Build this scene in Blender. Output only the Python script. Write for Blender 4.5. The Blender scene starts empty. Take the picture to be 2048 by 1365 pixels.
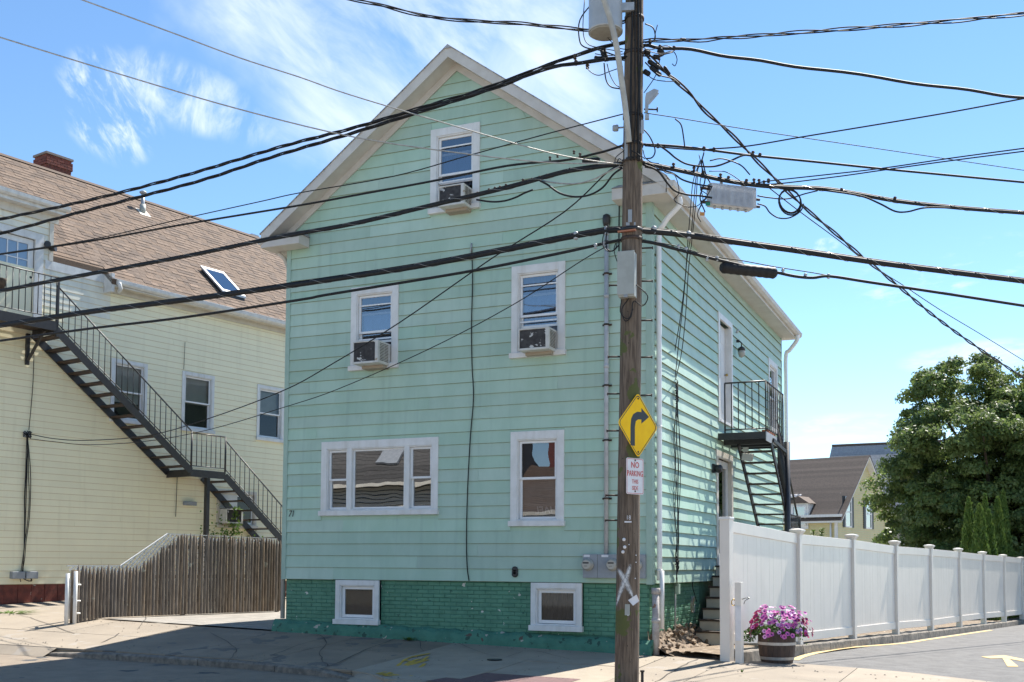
import bpy, math, random
import numpy as np
from mathutils import Vector, Matrix, noise
random.seed(7); rng = np.random.default_rng(7)
SC = bpy.context.scene
# ------------------------------------------------------------------ camera
YAW, PITCH, ROLL = -.419, .0570, .0060
CAM = np.array([4.753, -15.859, 1.602]); FPX, PPY = 2173.0, 1002.5
FW = np.array([math.sin(YAW)*math.cos(PITCH), math.cos(YAW)*math.cos(PITCH), math.sin(PITCH)])
_r = np.array([math.cos(YAW), -math.sin(YAW), 0.]); _u = np.cross(_r, FW)
RT = math.cos(ROLL)*_r + math.sin(ROLL)*_u; UP = -math.sin(ROLL)*_r + math.cos(ROLL)*_u
cd = bpy.data.cameras.new('camera'); cam = bpy.data.objects.new('camera', cd); SC.collection.objects.link(cam)
cam.matrix_world = Matrix(((RT[0], UP[0], -FW[0], CAM[0]), (RT[1], UP[1], -FW[1], CAM[1]), (RT[2], UP[2], -FW[2], CAM[2]), (0, 0, 0, 1)))
cd.sensor_width = 36; cd.lens = FPX/2048*36; cd.shift_y = (PPY-682.5)/2048; cd.clip_start = .1; cd.clip_end = 3000
SC.camera = cam
# ------------------------------------------------------------------ light
SUN_AZ, SUN_EL = math.radians(15.6), math.radians(54)      # azimuth from +Y towards +X
W = bpy.data.worlds.new('World'); SC.world = W; W.use_nodes = True
wt = W.node_tree; wt.nodes.clear()
def wn(t, **k):
    n = wt.nodes.new(t)
    for a, b in k.items(): setattr(n, a, b)
    return n
def wl(a, b): wt.links.new(a, b)
sky = wn('ShaderNodeTexSky', sky_type='NISHITA', sun_disc=False)
sky.sun_elevation = SUN_EL; sky.sun_rotation = SUN_AZ; sky.air_density = .8; sky.dust_density = .0; sky.ozone_density = 1.6
def wmath(op, a, b=None, c=None, clamp=False):
    n = wn('ShaderNodeMath', operation=op, use_clamp=clamp)
    for i, v in enumerate((a, b, c)):
        if v is None: continue
        if hasattr(v, 'links'): wl(v, n.inputs[i])
        else: n.inputs[i].default_value = v
    return n.outputs[0]
def wvm(op, a, b=None, out=0):
    n = wn('ShaderNodeVectorMath', operation=op)
    for i, v in enumerate((a, b)):
        if v is None: continue
        if hasattr(v, 'links'): wl(v, n.inputs[i])
        else: n.inputs[i].default_value = v
    return n.outputs[out]
tc = wn('ShaderNodeTexCoord').outputs['Generated']
def ray(x, y): return FW + RT*(x-1024)/FPX + UP*(PPY-y)/FPX
def cloud_blob(px, py, ax, ay, rot, scale, stretch, lo, hi, strength, seed):
    """a cirrus patch fixed in the sky round one direction; ax, ay are its half sizes in radians"""
    c = ray(px, py); c = c/np.linalg.norm(c)
    e = np.cross(c, (0, 0, 1)); e /= np.linalg.norm(e); g = np.cross(e, c)
    a = e*math.cos(rot)+g*math.sin(rot); b = -e*math.sin(rot)+g*math.cos(rot)
    da = wvm('DOT_PRODUCT', tc, tuple(a), 1); db = wvm('DOT_PRODUCT', tc, tuple(b), 1); dc = wvm('DOT_PRODUCT', tc, tuple(c), 1)
    comb = wn('ShaderNodeCombineXYZ'); wl(wmath('MULTIPLY', da, scale), comb.inputs[0]); wl(wmath('MULTIPLY', db, scale*stretch), comb.inputs[1]); comb.inputs[2].default_value = seed
    n1 = wn('ShaderNodeTexNoise'); n1.inputs['Scale'].default_value = 1; n1.inputs['Detail'].default_value = 9; n1.inputs['Roughness'].default_value = .62; n1.inputs['Distortion'].default_value = .35
    wl(comb.outputs[0], n1.inputs['Vector'])
    n2 = wn('ShaderNodeTexNoise'); n2.inputs['Scale'].default_value = 14; n2.inputs['Detail'].default_value = 4; wl(tc, n2.inputs['Vector'])
    rr = wmath('ADD', wmath('POWER', wmath('DIVIDE', da, ax), 2), wmath('POWER', wmath('DIVIDE', db, ay), 2))
    rr = wmath('ADD', rr, wmath('MULTIPLY', wmath('SUBTRACT', n2.outputs[0], .5), 1.6))
    m = wn('ShaderNodeMapRange', interpolation_type='SMOOTHSTEP'); wl(rr, m.inputs[0])
    m.inputs[1].default_value = 1.15; m.inputs[2].default_value = .25; m.inputs[3].default_value = 0; m.inputs[4].default_value = 1
    f = wn('ShaderNodeMapRange', interpolation_type='SMOOTHSTEP'); wl(n1.outputs[0], f.inputs[0]); f.inputs[1].default_value = lo; f.inputs[2].default_value = hi
    front = wmath('GREATER_THAN', dc, 0)
    return wmath('MULTIPLY', wmath('MULTIPLY', m.outputs[0], f.outputs[0]), wmath('MULTIPLY', front, strength))
blobs = [cloud_blob(830, 70, .24, .14, -.62, 6, 3.0, .22, .74, .72, 1.3),
         cloud_blob(700, 190, .13, .06, -.8, 9, 2.2, .3, .75, .6, 7.3),
         cloud_blob(1030, 130, .07, .14, 0, 6, 1.0, .2, .75, .6, 4.1),
         cloud_blob(225, 215, .05, .04, -1.0, 30, 2.6, .42, .72, .7, 2.7),
         cloud_blob(385, 200, .07, .03, -.2, 34, .45, .36, .72, .7, 9.1),
         cloud_blob(1680, 860, .085, .014, .03, 16, 4, .42, .74, .62, 5.5),
         cloud_blob(1960, 715, .06, .016, .02, 16, 3.5, .36, .72, .75, 3.3),
         cloud_blob(1920, 550, .09, .03, .05, 22, 3, .5, .75, .5, 6.3),
         cloud_blob(1650, 490, .012, .006, 0, 50, 1.5, .4, .7, .45, 8.2)]
dens = blobs[0]
for b_ in blobs[1:]: dens = wmath('MAXIMUM', dens, b_)
sepz = wn('ShaderNodeSeparateXYZ'); wl(tc, sepz.inputs[0])
mixc = wn('ShaderNodeMix', data_type='RGBA'); wl(dens, mixc.inputs[0])
hs = wn('ShaderNodeHueSaturation'); wl(sky.outputs[0], hs.inputs['Color']); hs.inputs['Saturation'].default_value = 1.10; hs.inputs['Hue'].default_value = .496; hs.inputs['Value'].default_value = 1
wl(hs.outputs[0], mixc.inputs[6]); mixc.inputs[7].default_value = (5.2, 5.6, 6.2, 1)
bg = wn('ShaderNodeBackground'); wl(mixc.outputs[2], bg.inputs[0]); bg.inputs[1].default_value = .108
wo = wn('ShaderNodeOutputWorld'); wl(bg.outputs[0], wo.inputs[0])
sd = bpy.data.lights.new('sun', 'SUN'); sd.energy = 5.0; sd.angle = math.radians(.53); sd.color = (1, .955, .88)
sun = bpy.data.objects.new('sun', sd); SC.collection.objects.link(sun)
sdir = Vector((math.sin(SUN_AZ)*math.cos(SUN_EL), math.cos(SUN_AZ)*math.cos(SUN_EL), math.sin(SUN_EL)))
sun.rotation_euler = sdir.to_track_quat('Z', 'Y').to_euler(); sun.location = (0, 0, 30)
SC.view_settings.view_transform = 'Standard'; SC.view_settings.look = 'None'; SC.view_settings.gamma = 1
SC.view_settings.use_curve_mapping = False; SC.view_settings.exposure = 1.13
SC.cycles.max_bounces = 8; SC.cycles.transparent_max_bounces = 16; SC.cycles.use_denoising = True
# ------------------------------------------------------------------ surveying helpers: a sighted direction meets a real plane
def hit(x, y, ax, v):
    d = ray(x, y); return CAM + d*(v-CAM[ax])/d[ax]
def front_pt(x, y, Y=0): return Vector(hit(x, y, 1, Y))
def side_pt(x, y, X=0): return Vector(hit(x, y, 0, X))
def ground_pt(x, y, z): return Vector(hit(x, y, 2, z))
def vplane(x, y, A, B):
    """point of the sight line on the vertical plane through plan points A and B"""
    n = np.array([B[1]-A[1], -(B[0]-A[0]), 0.]); d = ray(x, y)
    return Vector(CAM + d*(((A[0]-CAM[0])*n[0]+(A[1]-CAM[1])*n[1])/(d@n)))
# ------------------------------------------------------------------ materials
MATS = {}
def mat(name, col, col2=None, rough=.6, scale=6, detail=6, lo=.35, hi=.65, metal=0, spec=.5, bump=0, bscale=60, stretch=(1, 1, 1), rnd=0, spots=None, streak=None, trans=0, coat=0, huernd=0):
    """col..col2 by noise; spots=(colour, scale, threshold); streak=(colour, amount); rnd = value change per object"""
    m = bpy.data.materials.new(name); m.use_nodes = True; MATS[name] = m
    nt = m.node_tree; N = nt.nodes; L = nt.links; p = N['Principled BSDF']
    p.inputs['Roughness'].default_value = rough; p.inputs['Metallic'].default_value = metal; p.inputs['Specular IOR Level'].default_value = spec
    geo = N.new('ShaderNodeNewGeometry'); mp = N.new('ShaderNodeMapping'); mp.inputs['Scale'].default_value = stretch; L.new(geo.outputs['Position'], mp.inputs[0])
    def nz(s, d=6, r=.6):
        n = N.new('ShaderNodeTexNoise'); n.inputs['Scale'].default_value = s; n.inputs['Detail'].default_value = d; n.inputs['Roughness'].default_value = r; L.new(mp.outputs[0], n.inputs['Vector']); return n.outputs[0]
    def ramp(v, a, b):
        n = N.new('ShaderNodeMapRange'); n.interpolation_type = 'SMOOTHSTEP'; L.new(v, n.inputs[0]); n.inputs[1].default_value = a; n.inputs[2].default_value = b; return n.outputs[0]
    def mix(f, a, b, mode='MIX'):
        n = N.new('ShaderNodeMix'); n.data_type = 'RGBA'; n.blend_type = mode
        if hasattr(f, 'links'): L.new(f, n.inputs[0])
        else: n.inputs[0].default_value = f
        for i, v in ((6, a), (7, b)):
            if hasattr(v, 'links'): L.new(v, n.inputs[i])
            else: n.inputs[i].default_value = (*v[:3], 1)
        return n.outputs[2]
    c = mix(ramp(nz(scale, detail), lo, hi), col, col2 or col)
    if streak:
        mp2 = N.new('ShaderNodeMapping'); mp2.inputs['Scale'].default_value = streak[2] if len(streak) > 2 else (5, 5, .35); L.new(geo.outputs['Position'], mp2.inputs[0])
        n = N.new('ShaderNodeTexNoise'); n.inputs['Scale'].default_value = 1.6; n.inputs['Detail'].default_value = 7; L.new(mp2.outputs[0], n.inputs['Vector'])
        f = N.new('ShaderNodeMath'); f.operation = 'MULTIPLY'; L.new(ramp(n.outputs[0], .5, .8), f.inputs[0]); f.inputs[1].default_value = streak[1]
        c = mix(f.outputs[0], c, streak[0])
    for sp in (spots or ()):
        n = N.new('ShaderNodeTexNoise'); n.inputs['Scale'].default_value = sp[1]; n.inputs['Detail'].default_value = 5; L.new(geo.outputs['Position'], n.inputs['Vector'])
        c = mix(ramp(n.outputs[0], sp[2], sp[2]+.02), c, sp[0])
    if rnd or huernd:
        oi = N.new('ShaderNodeObjectInfo'); hs = N.new('ShaderNodeHueSaturation'); L.new(c, hs.inputs['Color'])
        mr = N.new('ShaderNodeMapRange'); L.new(oi.outputs['Random'], mr.inputs[0]); mr.inputs[3].default_value = 1-rnd; mr.inputs[4].default_value = 1+rnd; L.new(mr.outputs[0], hs.inputs['Value'])
        if huernd:
            m2 = N.new('ShaderNodeMath'); m2.operation = 'MULTIPLY'; m2.inputs[1].default_value = 7.31; L.new(oi.outputs['Random'], m2.inputs[0])
            m3 = N.new('ShaderNodeMath'); m3.operation = 'FRACT'; L.new(m2.outputs[0], m3.inputs[0])
            m4 = N.new('ShaderNodeMapRange'); L.new(m3.outputs[0], m4.inputs[0]); m4.inputs[3].default_value = 1-huernd; m4.inputs[4].default_value = 1+huernd; L.new(m4.outputs[0], hs.inputs['Saturation'])
        c = hs.outputs[0]
    L.new(c, p.inputs['Base Color'])
    if bump:
        b = N.new('ShaderNodeBump'); b.inputs['Strength'].default_value = bump; b.inputs['Distance'].default_value = .01; L.new(nz(bscale, 8, .65), b.inputs['Height']); L.new(b.outputs[0], p.inputs['Normal'])
    if trans:
        tr = N.new('ShaderNodeBsdfTranslucent'); L.new(c, tr.inputs[0]); ms = N.new('ShaderNodeMixShader'); ms.inputs[0].default_value = trans
        L.new(p.outputs[0], ms.inputs[1]); L.new(tr.outputs[0], ms.inputs[2]); L.new(ms.outputs[0], N['Material Output'].inputs[0])
    return m
mat('mint', (.375, .525, .42), (.415, .565, .46), .55, 2.5, rnd=.085, huernd=.13, bump=.12, bscale=140, stretch=(1, 1, .5), streak=((.25, .36, .31), .35))
mat('lap_shadow_dirt', (.20, .225, .14), (.27, .30, .20), .9, 8)  # lap shadow lines painted into the lip colour, along with dirt
mat('lap_tan', (.70, .55, .32), (.64, .51, .32), .9, 5)  # same painted lap shadow lines, in tan for the yellow boards
mat('mint_trim', (.32, .45, .37), (.35, .48, .40), .5, 4, bump=.05)
mat('green_brick', (.075, .215, .135), (.10, .265, .17), .55, 5, rnd=.06, bump=.5, bscale=70, spots=[((.60, .58, .5), 8, .70), ((.035, .11, .075), 12, .68)])
mat('green_mortar', (.04, .13, .08), (.06, .18, .115), .7, 8, bump=.6, bscale=60, spots=[((.60, .58, .5), 8, .70)])
mat('footing', (.05, .165, .11), (.07, .21, .14), .75, 5, bump=1, bscale=28, spots=[((.42, .38, .31), 7, .66), ((.10, .07, .05), 5, .67), ((.03, .08, .055), 9, .62)])
mat('rubble', (.26, .195, .135), (.15, .11, .08), .9, 9, bump=1, bscale=35, rnd=.25, spots=[((.42, .38, .31), 14, .66)])
mat('white_paint', (.74, .73, .71), (.67, .66, .63), .5, 5, bump=.08, streak=((.45, .40, .32), .35))
mat('white_vinyl', (.80, .79, .78), (.77, .76, .75), .35, 3, rnd=.012)
mat('fence_vinyl', (.76, .695, .62), (.72, .66, .59), .32, 2.2, rnd=.015, streak=((.6, .56, .5), .25))
mat('soffit', (.60, .565, .515), (.54, .50, .45), .6, 3, bump=.1, streak=((.42, .36, .28), .4, (2, .4, 2)))
mat('cream_trim', (.62, .575, .49), (.55, .50, .42), .6, 5, bump=.2)
mat('yellow_siding', (.90, .83, .58), (.87, .80, .56), .55, 2.0, rnd=.015, streak=((.62, .55, .36), .25))
mat('yellow_worn', (.80, .77, .63), (.72, .69, .58), .6, 3, rnd=.02, streak=((.5, .48, .43), .4))
mat('worn_white', (.70, .69, .66), (.60, .59, .56), .6, 6, bump=.2, streak=((.38, .36, .33), .4))
mat('red_base', (.20, .05, .032), (.12, .035, .025), .8, 8, bump=.8, bscale=30, spots=[((.35, .3, .25), 6, .67)])
mat('shingle', (.150, .100, .068), (.115, .078, .054), .9, 40, bump=.6, bscale=180, rnd=.12, huernd=.1)
mat('shingle_dark', (.12, .09, .072), (.085, .063, .052), .9, 14, bump=.6, bscale=100, rnd=.22, spots=[((.3, .28, .24), 3.2, .72)])
mat('shingle_grey', (.36, .36, .36), (.27, .27, .275), .9, 10, bump=.5, bscale=100, rnd=.15)
mat('red_brick', (.20, .055, .035), (.13, .04, .03), .85, 12, bump=.5, bscale=60, rnd=.2)
mat('mortar', (.25, .20, .17), rough=.9)
mat('black_iron', (.018, .018, .02), (.028, .026, .026), .45, 12, bump=.15)
mat('tread_iron', (.03, .024, .02), (.075, .045, .03), .7, 9, bump=.4)
mat('galv', (.42, .43, .44), (.34, .35, .36), .45, 9, metal=.3)
mat('conduit', (.47, .48, .49), (.38, .39, .40), .5, 6, streak=((.28, .24, .2), .3))
mat('meter_grey', (.29, .31, .33), (.25, .27, .29), .5, 6)
mat('grey_box', (.36, .37, .34), (.31, .32, .29), .55, 5)
mat('old_pipe', (.48, .45, .43), (.34, .30, .28), .7, 10, bump=.5, spots=[((.28, .15, .09), 9, .62)])
mat('pole_wood', (.19, .14, .10), (.095, .068, .048), .9, 8, 9, .38, .62, bump=1, bscale=22, stretch=(5, 5, .35), spots=[((.02, .015, .012), 26, .70), ((.10, .11, .035), 2.4, .60)])
mat('picket', (.21, .165, .125), (.12, .092, .07), .9, 9, bump=.8, bscale=26, stretch=(3, 3, .4), rnd=.22, huernd=.25, spots=[((.27, .25, .20), 5.5, .68)])
mat('lattice', (.72, .72, .70), rough=.6)
mat('cable', (.012, .012, .013), (.02, .02, .02), .62, 20, spec=.3)
mat('bare_wire', (.42, .41, .38), (.3, .29, .27), .35, 20, metal=.8)
mat('arm_grey', (.42, .41, .37), (.33, .32, .29), .6, 8, bump=.2)
mat('transformer', (.44, .45, .45), (.38, .39, .39), .45, 3)
mat('transformer_base', (.34, .32, .27), (.27, .25, .21), .6, 6)
mat('alu', (.66, .67, .69), (.56, .57, .60), .4, 9, metal=.2)
mat('sign_yellow', (.95, .56, .003), (.90, .51, .003), .6, 6, spec=.2)
mat('sign_white', (.74, .72, .72), (.66, .64, .65), .45, 8)
mat('sign_red', (.50, .03, .025), (.60, .09, .07), .5, 60)
mat('sign_black', (.012, .012, .012), rough=.5)
mat('letter_black', (.02, .02, .022), rough=.5)
mat('spray_white', (.62, .62, .60), (.45, .44, .42), .8, 16)
mat('spray_yellow', (.55, .34, .03), (.42, .28, .05), .8, 12)
mat('paint_yellow', (.62, .43, .16), (.50, .37, .18), .8, 7, bump=.3)
mat('concrete_dark', (.28, .22, .158), (.215, .17, .124), .9, 1.3, 9, bump=.5, bscale=110, rnd=.05, spots=[((.15, .13, .11), 2.1, .60), ((.11, .10, .09), 30, .70)])  # weathered tone, with house shade also painted in for the slabs lying there
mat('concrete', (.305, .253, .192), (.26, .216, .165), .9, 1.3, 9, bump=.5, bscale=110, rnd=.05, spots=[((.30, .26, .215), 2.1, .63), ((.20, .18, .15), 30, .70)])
mat('patch', (.36, .30, .225), (.30, .25, .188), .9, 2, 9, bump=.6, bscale=160, rnd=.03)
mat('asphalt', (.27, .215, .158), (.22, .175, .13), .85, 3, 9, bump=.9, bscale=170, spots=[((.2, .19, .18), 90, .64), ((.07, .07, .07), 1.6, .64)])
mat('asphalt_lane', (.150, .145, .138), (.115, .11, .105), .9, 3, 9, bump=.9, bscale=150, spots=[((.24, .23, .22), 60, .62), ((.09, .09, .09), 1.3, .66)])
mat('asphalt_worn', (.33, .30, .26), (.25, .23, .20), .9, 3, 9, bump=.9, bscale=150, spots=[((.17, .16, .15), 80, .64)])
mat('kerb_stone', (.24, .205, .165), (.13, .115, .095), .85, 10, bump=1, bscale=55, rnd=.1)
mat('crack', (.06, .052, .045), rough=.95)
mat('dirt', (.23, .17, .115), (.14, .105, .075), .95, 6, bump=1, bscale=40, spots=[((.38, .32, .25), 12, .62)])
mat('tactile', (.15, .075, .072), (.11, .06, .058), .8, 12)
mat('door_white', (.68, .66, .63), (.61, .59, .56), .5, 5)
mat('cardboard', (.36, .30, .23), rough=.8)
mat('barrel', (.085, .052, .038), (.05, .033, .026), .7, 9, bump=.5, bscale=40, stretch=(4, 4, .5), rnd=.15)
mat('barrel_hoop', (.47, .45, .43), (.36, .34, .32), .4, 12, metal=.4)
mat('soil', (.03, .022, .016), rough=1)
mat('petunia_pink', (.60, .10, .42), (.74, .24, .56), .6, 30, trans=.3)
mat('petunia_crimson', (.28, .006, .06), (.42, .02, .12), .6, 30, trans=.3)
mat('petunia_eye', (.12, .01, .18), rough=.7)
mat('petal_edge', (.74, .36, .64), rough=.6)
mat('leaf', (.045, .095, .022), (.085, .15, .035), .5, 9, trans=.35)
mat('weed', (.09, .17, .03), (.14, .22, .05), .6, 9, trans=.35)
mat('maple_leaf', (.11, .165, .045), (.18, .235, .07), .5, 1.1, 5, trans=.5, spots=[((.13, .165, .05), 2.3, .60)])
mat('cedar_leaf', (.09, .16, .03), (.15, .22, .04), .6, 5, trans=.25)
mat('bark', (.09, .065, .045), (.05, .038, .028), .9, 10, bump=1, bscale=20)
mat('blind', (.62, .62, .58), (.56, .56, .52), .7, 4)
mat('curtain', (.22, .26, .33), (.30, .33, .40), .8, 3, stretch=(9, 9, .4))
mat('curtain_dark', (.035, .045, .07), (.06, .07, .10), .8, 4)
mat('interior', (.02, .02, .022), rough=.9)
mat('ac_white', (.62, .61, .57), (.54, .53, .49), .5, 9, spots=[((.35, .28, .2), 9, .68)])
mat('ac_grille', (.055, .05, .05), (.09, .085, .085), .6, 12, spots=[((.66, .66, .64), 11, .605)])
mat('ac_vent', (.10, .09, .08), (.16, .14, .12), .6, 30)
mat('shutter', (.018, .024, .03), rough=.6)
mat('pale_yellow', (.62, .56, .29), (.56, .51, .27), .6, 3, rnd=.02)
mat('glass_dome', (.36, .35, .31), rough=.2)
mat('brass', (.5, .33, .1), rough=.3, metal=1)
mat('terracotta', (.38, .12, .05), rough=.8)
mat('tag_green', (.01, .18, .10), rough=.5)
mat('tag_orange', (.55, .25, .06), rough=.5)
mat('copper', (.45, .16, .08), rough=.4, metal=.6)
mat('beige_siding', (.50, .46, .38), (.46, .42, .35), .7, 3)
mat('dark_roof', (.06, .055, .05), (.09, .082, .075), .9, 12, rnd=.3)
def glass(name, tint, fac, rough=0.0, wav=0, gl=.92):
    m = bpy.data.materials.new(name); m.use_nodes = True; MATS[name] = m; nt = m.node_tree; N = nt.nodes; N.clear(); L = nt.links
    o = N.new('ShaderNodeOutputMaterial'); t = N.new('ShaderNodeBsdfTransparent'); t.inputs[0].default_value = (*tint, 1)
    g = N.new('ShaderNodeBsdfGlossy'); g.inputs['Roughness'].default_value = rough; g.inputs[0].default_value = (gl*.97, gl, gl*1.04, 1)
    fr = N.new('ShaderNodeFresnel'); fr.inputs[0].default_value = 1.5; a = N.new('ShaderNodeMath'); a.operation = 'ADD'; a.use_clamp = True; a.inputs[1].default_value = fac; L.new(fr.outputs[0], a.inputs[0])
    ms = N.new('ShaderNodeMixShader'); L.new(a.outputs[0], ms.inputs[0]); L.new(t.outputs[0], ms.inputs[1]); L.new(g.outputs[0], ms.inputs[2]); L.new(ms.outputs[0], o.inputs[0])
    if wav:
        nz = N.new('ShaderNodeTexNoise'); nz.inputs['Scale'].default_value = 2.3; nz.inputs['Detail'].default_value = 1; ge = N.new('ShaderNodeNewGeometry'); L.new(ge.outputs['Position'], nz.inputs['Vector'])
        b = N.new('ShaderNodeBump'); b.inputs['Strength'].default_value = 1; b.inputs['Distance'].default_value = wav; L.new(nz.outputs[0], b.inputs['Height']); L.new(b.outputs[0], g.inputs['Normal'])
glass('pane', (.5, .54, .60), .20, .0, .0008)
glass('pane_dark', (.25, .27, .30), .28, .0, .0009, .85)
glass('pane_front', (.55, .57, .6), .12, .0, .0012)
mat('shade_grey', (.36, .34, .32), (.30, .285, .27), .8, 4)
glass('pane_light', (.78, .8, .8), .04, 0, 0, .5)
glass('pane_soft', (.45, .47, .48), .03, .03, 0, .45)
glass('skylight_glass', (.5, .55, .6), .22)
# ------------------------------------------------------------------ mesh helpers
COL = SC.collection
Z = Vector((0, 0, 1))
class MB:
    def __init__(s): s.v = []; s.f = []; s.sm = []
    def add(s, vs, fs, smooth=False):
        b = len(s.v); s.v += [tuple(p) for p in vs]; s.f += [tuple(b+i for i in f) for f in fs]; s.sm += [smooth]*len(fs); return s
    def frame(s, O, A, B, C):
        """box with corner O and edge vectors A, B, C"""
        O = Vector(O); A = Vector(A); B = Vector(B); C = Vector(C)
        vs = [O, O+A, O+A+B, O+B, O+C, O+A+C, O+A+B+C, O+B+C]
        fs = [(0, 3, 2, 1), (4, 5, 6, 7), (0, 1, 5, 4), (1, 2, 6, 5), (2, 3, 7, 6), (3, 0, 4, 7)]
        if A.cross(B).dot(C) < 0: fs = [f[::-1] for f in fs]
        return s.add(vs, fs)
    def box(s, x0, x1, y0, y1, z0, z1): return s.frame((x0, y0, z0), (x1-x0, 0, 0), (0, y1-y0, 0), (0, 0, z1-z0))
    def tube(s, pts, r, n=8, cap=True, smooth=True):
        pts = [Vector(p) for p in pts]; rs = r if isinstance(r, (list, tuple)) else [r]*len(pts)
        b = len(s.v); prev = None
        for i, p in enumerate(pts):
            t = (pts[min(i+1, len(pts)-1)]-pts[max(i-1, 0)])
            t = t.normalized() if t.length > 1e-9 else Z.copy()
            if prev is None: a = t.orthogonal().normalized()
            else:
                a = prev-t*prev.dot(t); a = a.normalized() if a.length > 1e-6 else t.orthogonal().normalized()
            prev = a; c = t.cross(a)
            for k in range(n):
                w = 2*math.pi*k/n; s.v.append(tuple(p+(a*math.cos(w)+c*math.sin(w))*rs[i]))
        for i in range(len(pts)-1):
            for k in range(n):
                s.f.append((b+i*n+k, b+i*n+(k+1) % n, b+(i+1)*n+(k+1) % n, b+(i+1)*n+k)); s.sm.append(smooth)
        if cap:
            s.f.append(tuple(b+k for k in range(n))[::-1]); s.f.append(tuple(b+(len(pts)-1)*n+k for k in range(n))); s.sm += [False, False]
        return s
    def lathe(s, O, prof, n=20, ax=Z, smooth=True):
        O = Vector(O); ax = Vector(ax).normalized(); a = ax.orthogonal().normalized(); c = ax.cross(a); b = len(s.v)
        for (r, h) in prof:
            for k in range(n):
                w = 2*math.pi*k/n; s.v.append(tuple(O+ax*h+(a*math.cos(w)+c*math.sin(w))*r))
        for i in range(len(prof)-1):
            for k in range(n):
                s.f.append((b+i*n+k, b+i*n+(k+1) % n, b+(i+1)*n+(k+1) % n, b+(i+1)*n+k)); s.sm.append(smooth)
        s.f.append(tuple(b+k for k in range(n))[::-1]); s.f.append(tuple(b+(len(prof)-1)*n+k for k in range(n))); s.sm += [False, False]
        return s
    def poly(s, pts, N, th):
        """flat outline given thickness th along N"""
        N = Vector(N); n = len(pts); a = [Vector(p) for p in pts]; vs = a+[p+N*th for p in a]
        s.add(vs, [tuple(range(n))[::-1], tuple(range(n, 2*n))]+[(i, (i+1) % n, n+(i+1) % n, n+i) for i in range(n)]); return s
    def mesh(s, name, m=None, bevel=0):
        me = bpy.data.meshes.new(name); me.from_pydata(s.v, [], s.f); me.polygons.foreach_set('use_smooth', s.sm)
        if m: me.materials.append(MATS[m] if isinstance(m, str) else m)
        me.update(); return me
def tag(o, label=None, cat=None, group=None, kind=None):
    if label: o['label'] = label
    if cat: o['category'] = cat
    if group: o['group'] = group
    if kind: o['kind'] = kind
    return o
def link(name, me, parent=None, bevel=0):
    o = bpy.data.objects.new(name, me); COL.objects.link(o)
    if parent is not None:
        o.parent = parent; o.matrix_parent_inverse = root_matrix(parent).inverted()
    if bevel:
        b = o.modifiers.new('bevel', 'BEVEL'); b.width = bevel; b.segments = 2; b.limit_method = 'ANGLE'; b.angle_limit = .7
    return o
def root_matrix(o):
    m = Matrix.LocRotScale(o.location, o.rotation_euler, o.scale)
    return (root_matrix(o.parent) @ o.matrix_parent_inverse @ m) if o.parent else m
def part(name, mb, m, parent=None, bevel=0): return link(name, mb.mesh(name, m), parent, bevel)
def empty(name, loc, label, cat, group=None):
    o = bpy.data.objects.new(name, None); COL.objects.link(o); o.location = loc; o.empty_display_size = .2
    return tag(o, label, cat, group)
def share(src, loc_delta, parent=None, rotz=0):
    o = src.copy(); COL.objects.link(o); o.location = src.location+Vector(loc_delta); o.rotation_euler = (0, 0, rotz)
    if parent is not None: o.parent = parent
    return o
class PL:
    """a wall plane: origin O, horizontal unit U along it, outward unit N"""
    def __init__(s, O, U, N): s.O = Vector(O); s.U = Vector(U).normalized(); s.N = Vector(N).normalized()
    def p(s, u, z, n=0): return s.O+s.U*u+s.N*n+Z*z
    def box(s, mb, u0, u1, z0, z1, n0, n1): return mb.frame(s.p(u0, z0, n0), s.U*(u1-u0), Z*(z1-z0), s.N*(n1-n0))
def curve(pts, sub=8):
    """Catmull-Rom through pts"""
    P = [Vector(p) for p in pts]; P = [P[0]*2-P[1]]+P+[P[-1]*2-P[-2]]; out = []
    for i in range(1, len(P)-2):
        for k in range(sub):
            t = k/sub; a, b, c, d = P[i-1], P[i], P[i+1], P[i+2]
            out.append(.5*((2*b)+(c-a)*t+(2*a-5*b+4*c-d)*t*t+(3*b-a-3*c+d)*t*t*t))
    out.append(P[-2]); return out
def text(name, s, size, pl, u, z, n, m, parent, mirror=False, sx=1, thick=.0, shear=0, align='CENTER'):
    cu = bpy.data.curves.new(name, 'FONT'); cu.body = s; cu.size = size; cu.align_x = align; cu.align_y = 'CENTER'; cu.extrude = .0008; cu.shear = shear; cu.offset = thick; cu.resolution_u = 2
    t = bpy.data.objects.new(name, cu); COL.objects.link(t); me = bpy.data.meshes.new_from_object(t); bpy.data.objects.remove(t)
    me.materials.clear(); me.materials.append(MATS[m]); o = link(name, me, parent)
    U = pl.U*(-sx if mirror else sx); O = pl.p(u, z, n); Nn = pl.N
    o.matrix_parent_inverse = root_matrix(parent).inverted() if parent else Matrix()
    mw = Matrix(((U.x, 0, Nn.x, O.x), (U.y, 0, Nn.y, O.y), (U.z, 1, Nn.z, O.z), (0, 0, 0, 1)))
    me.transform(mw); return o
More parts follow.
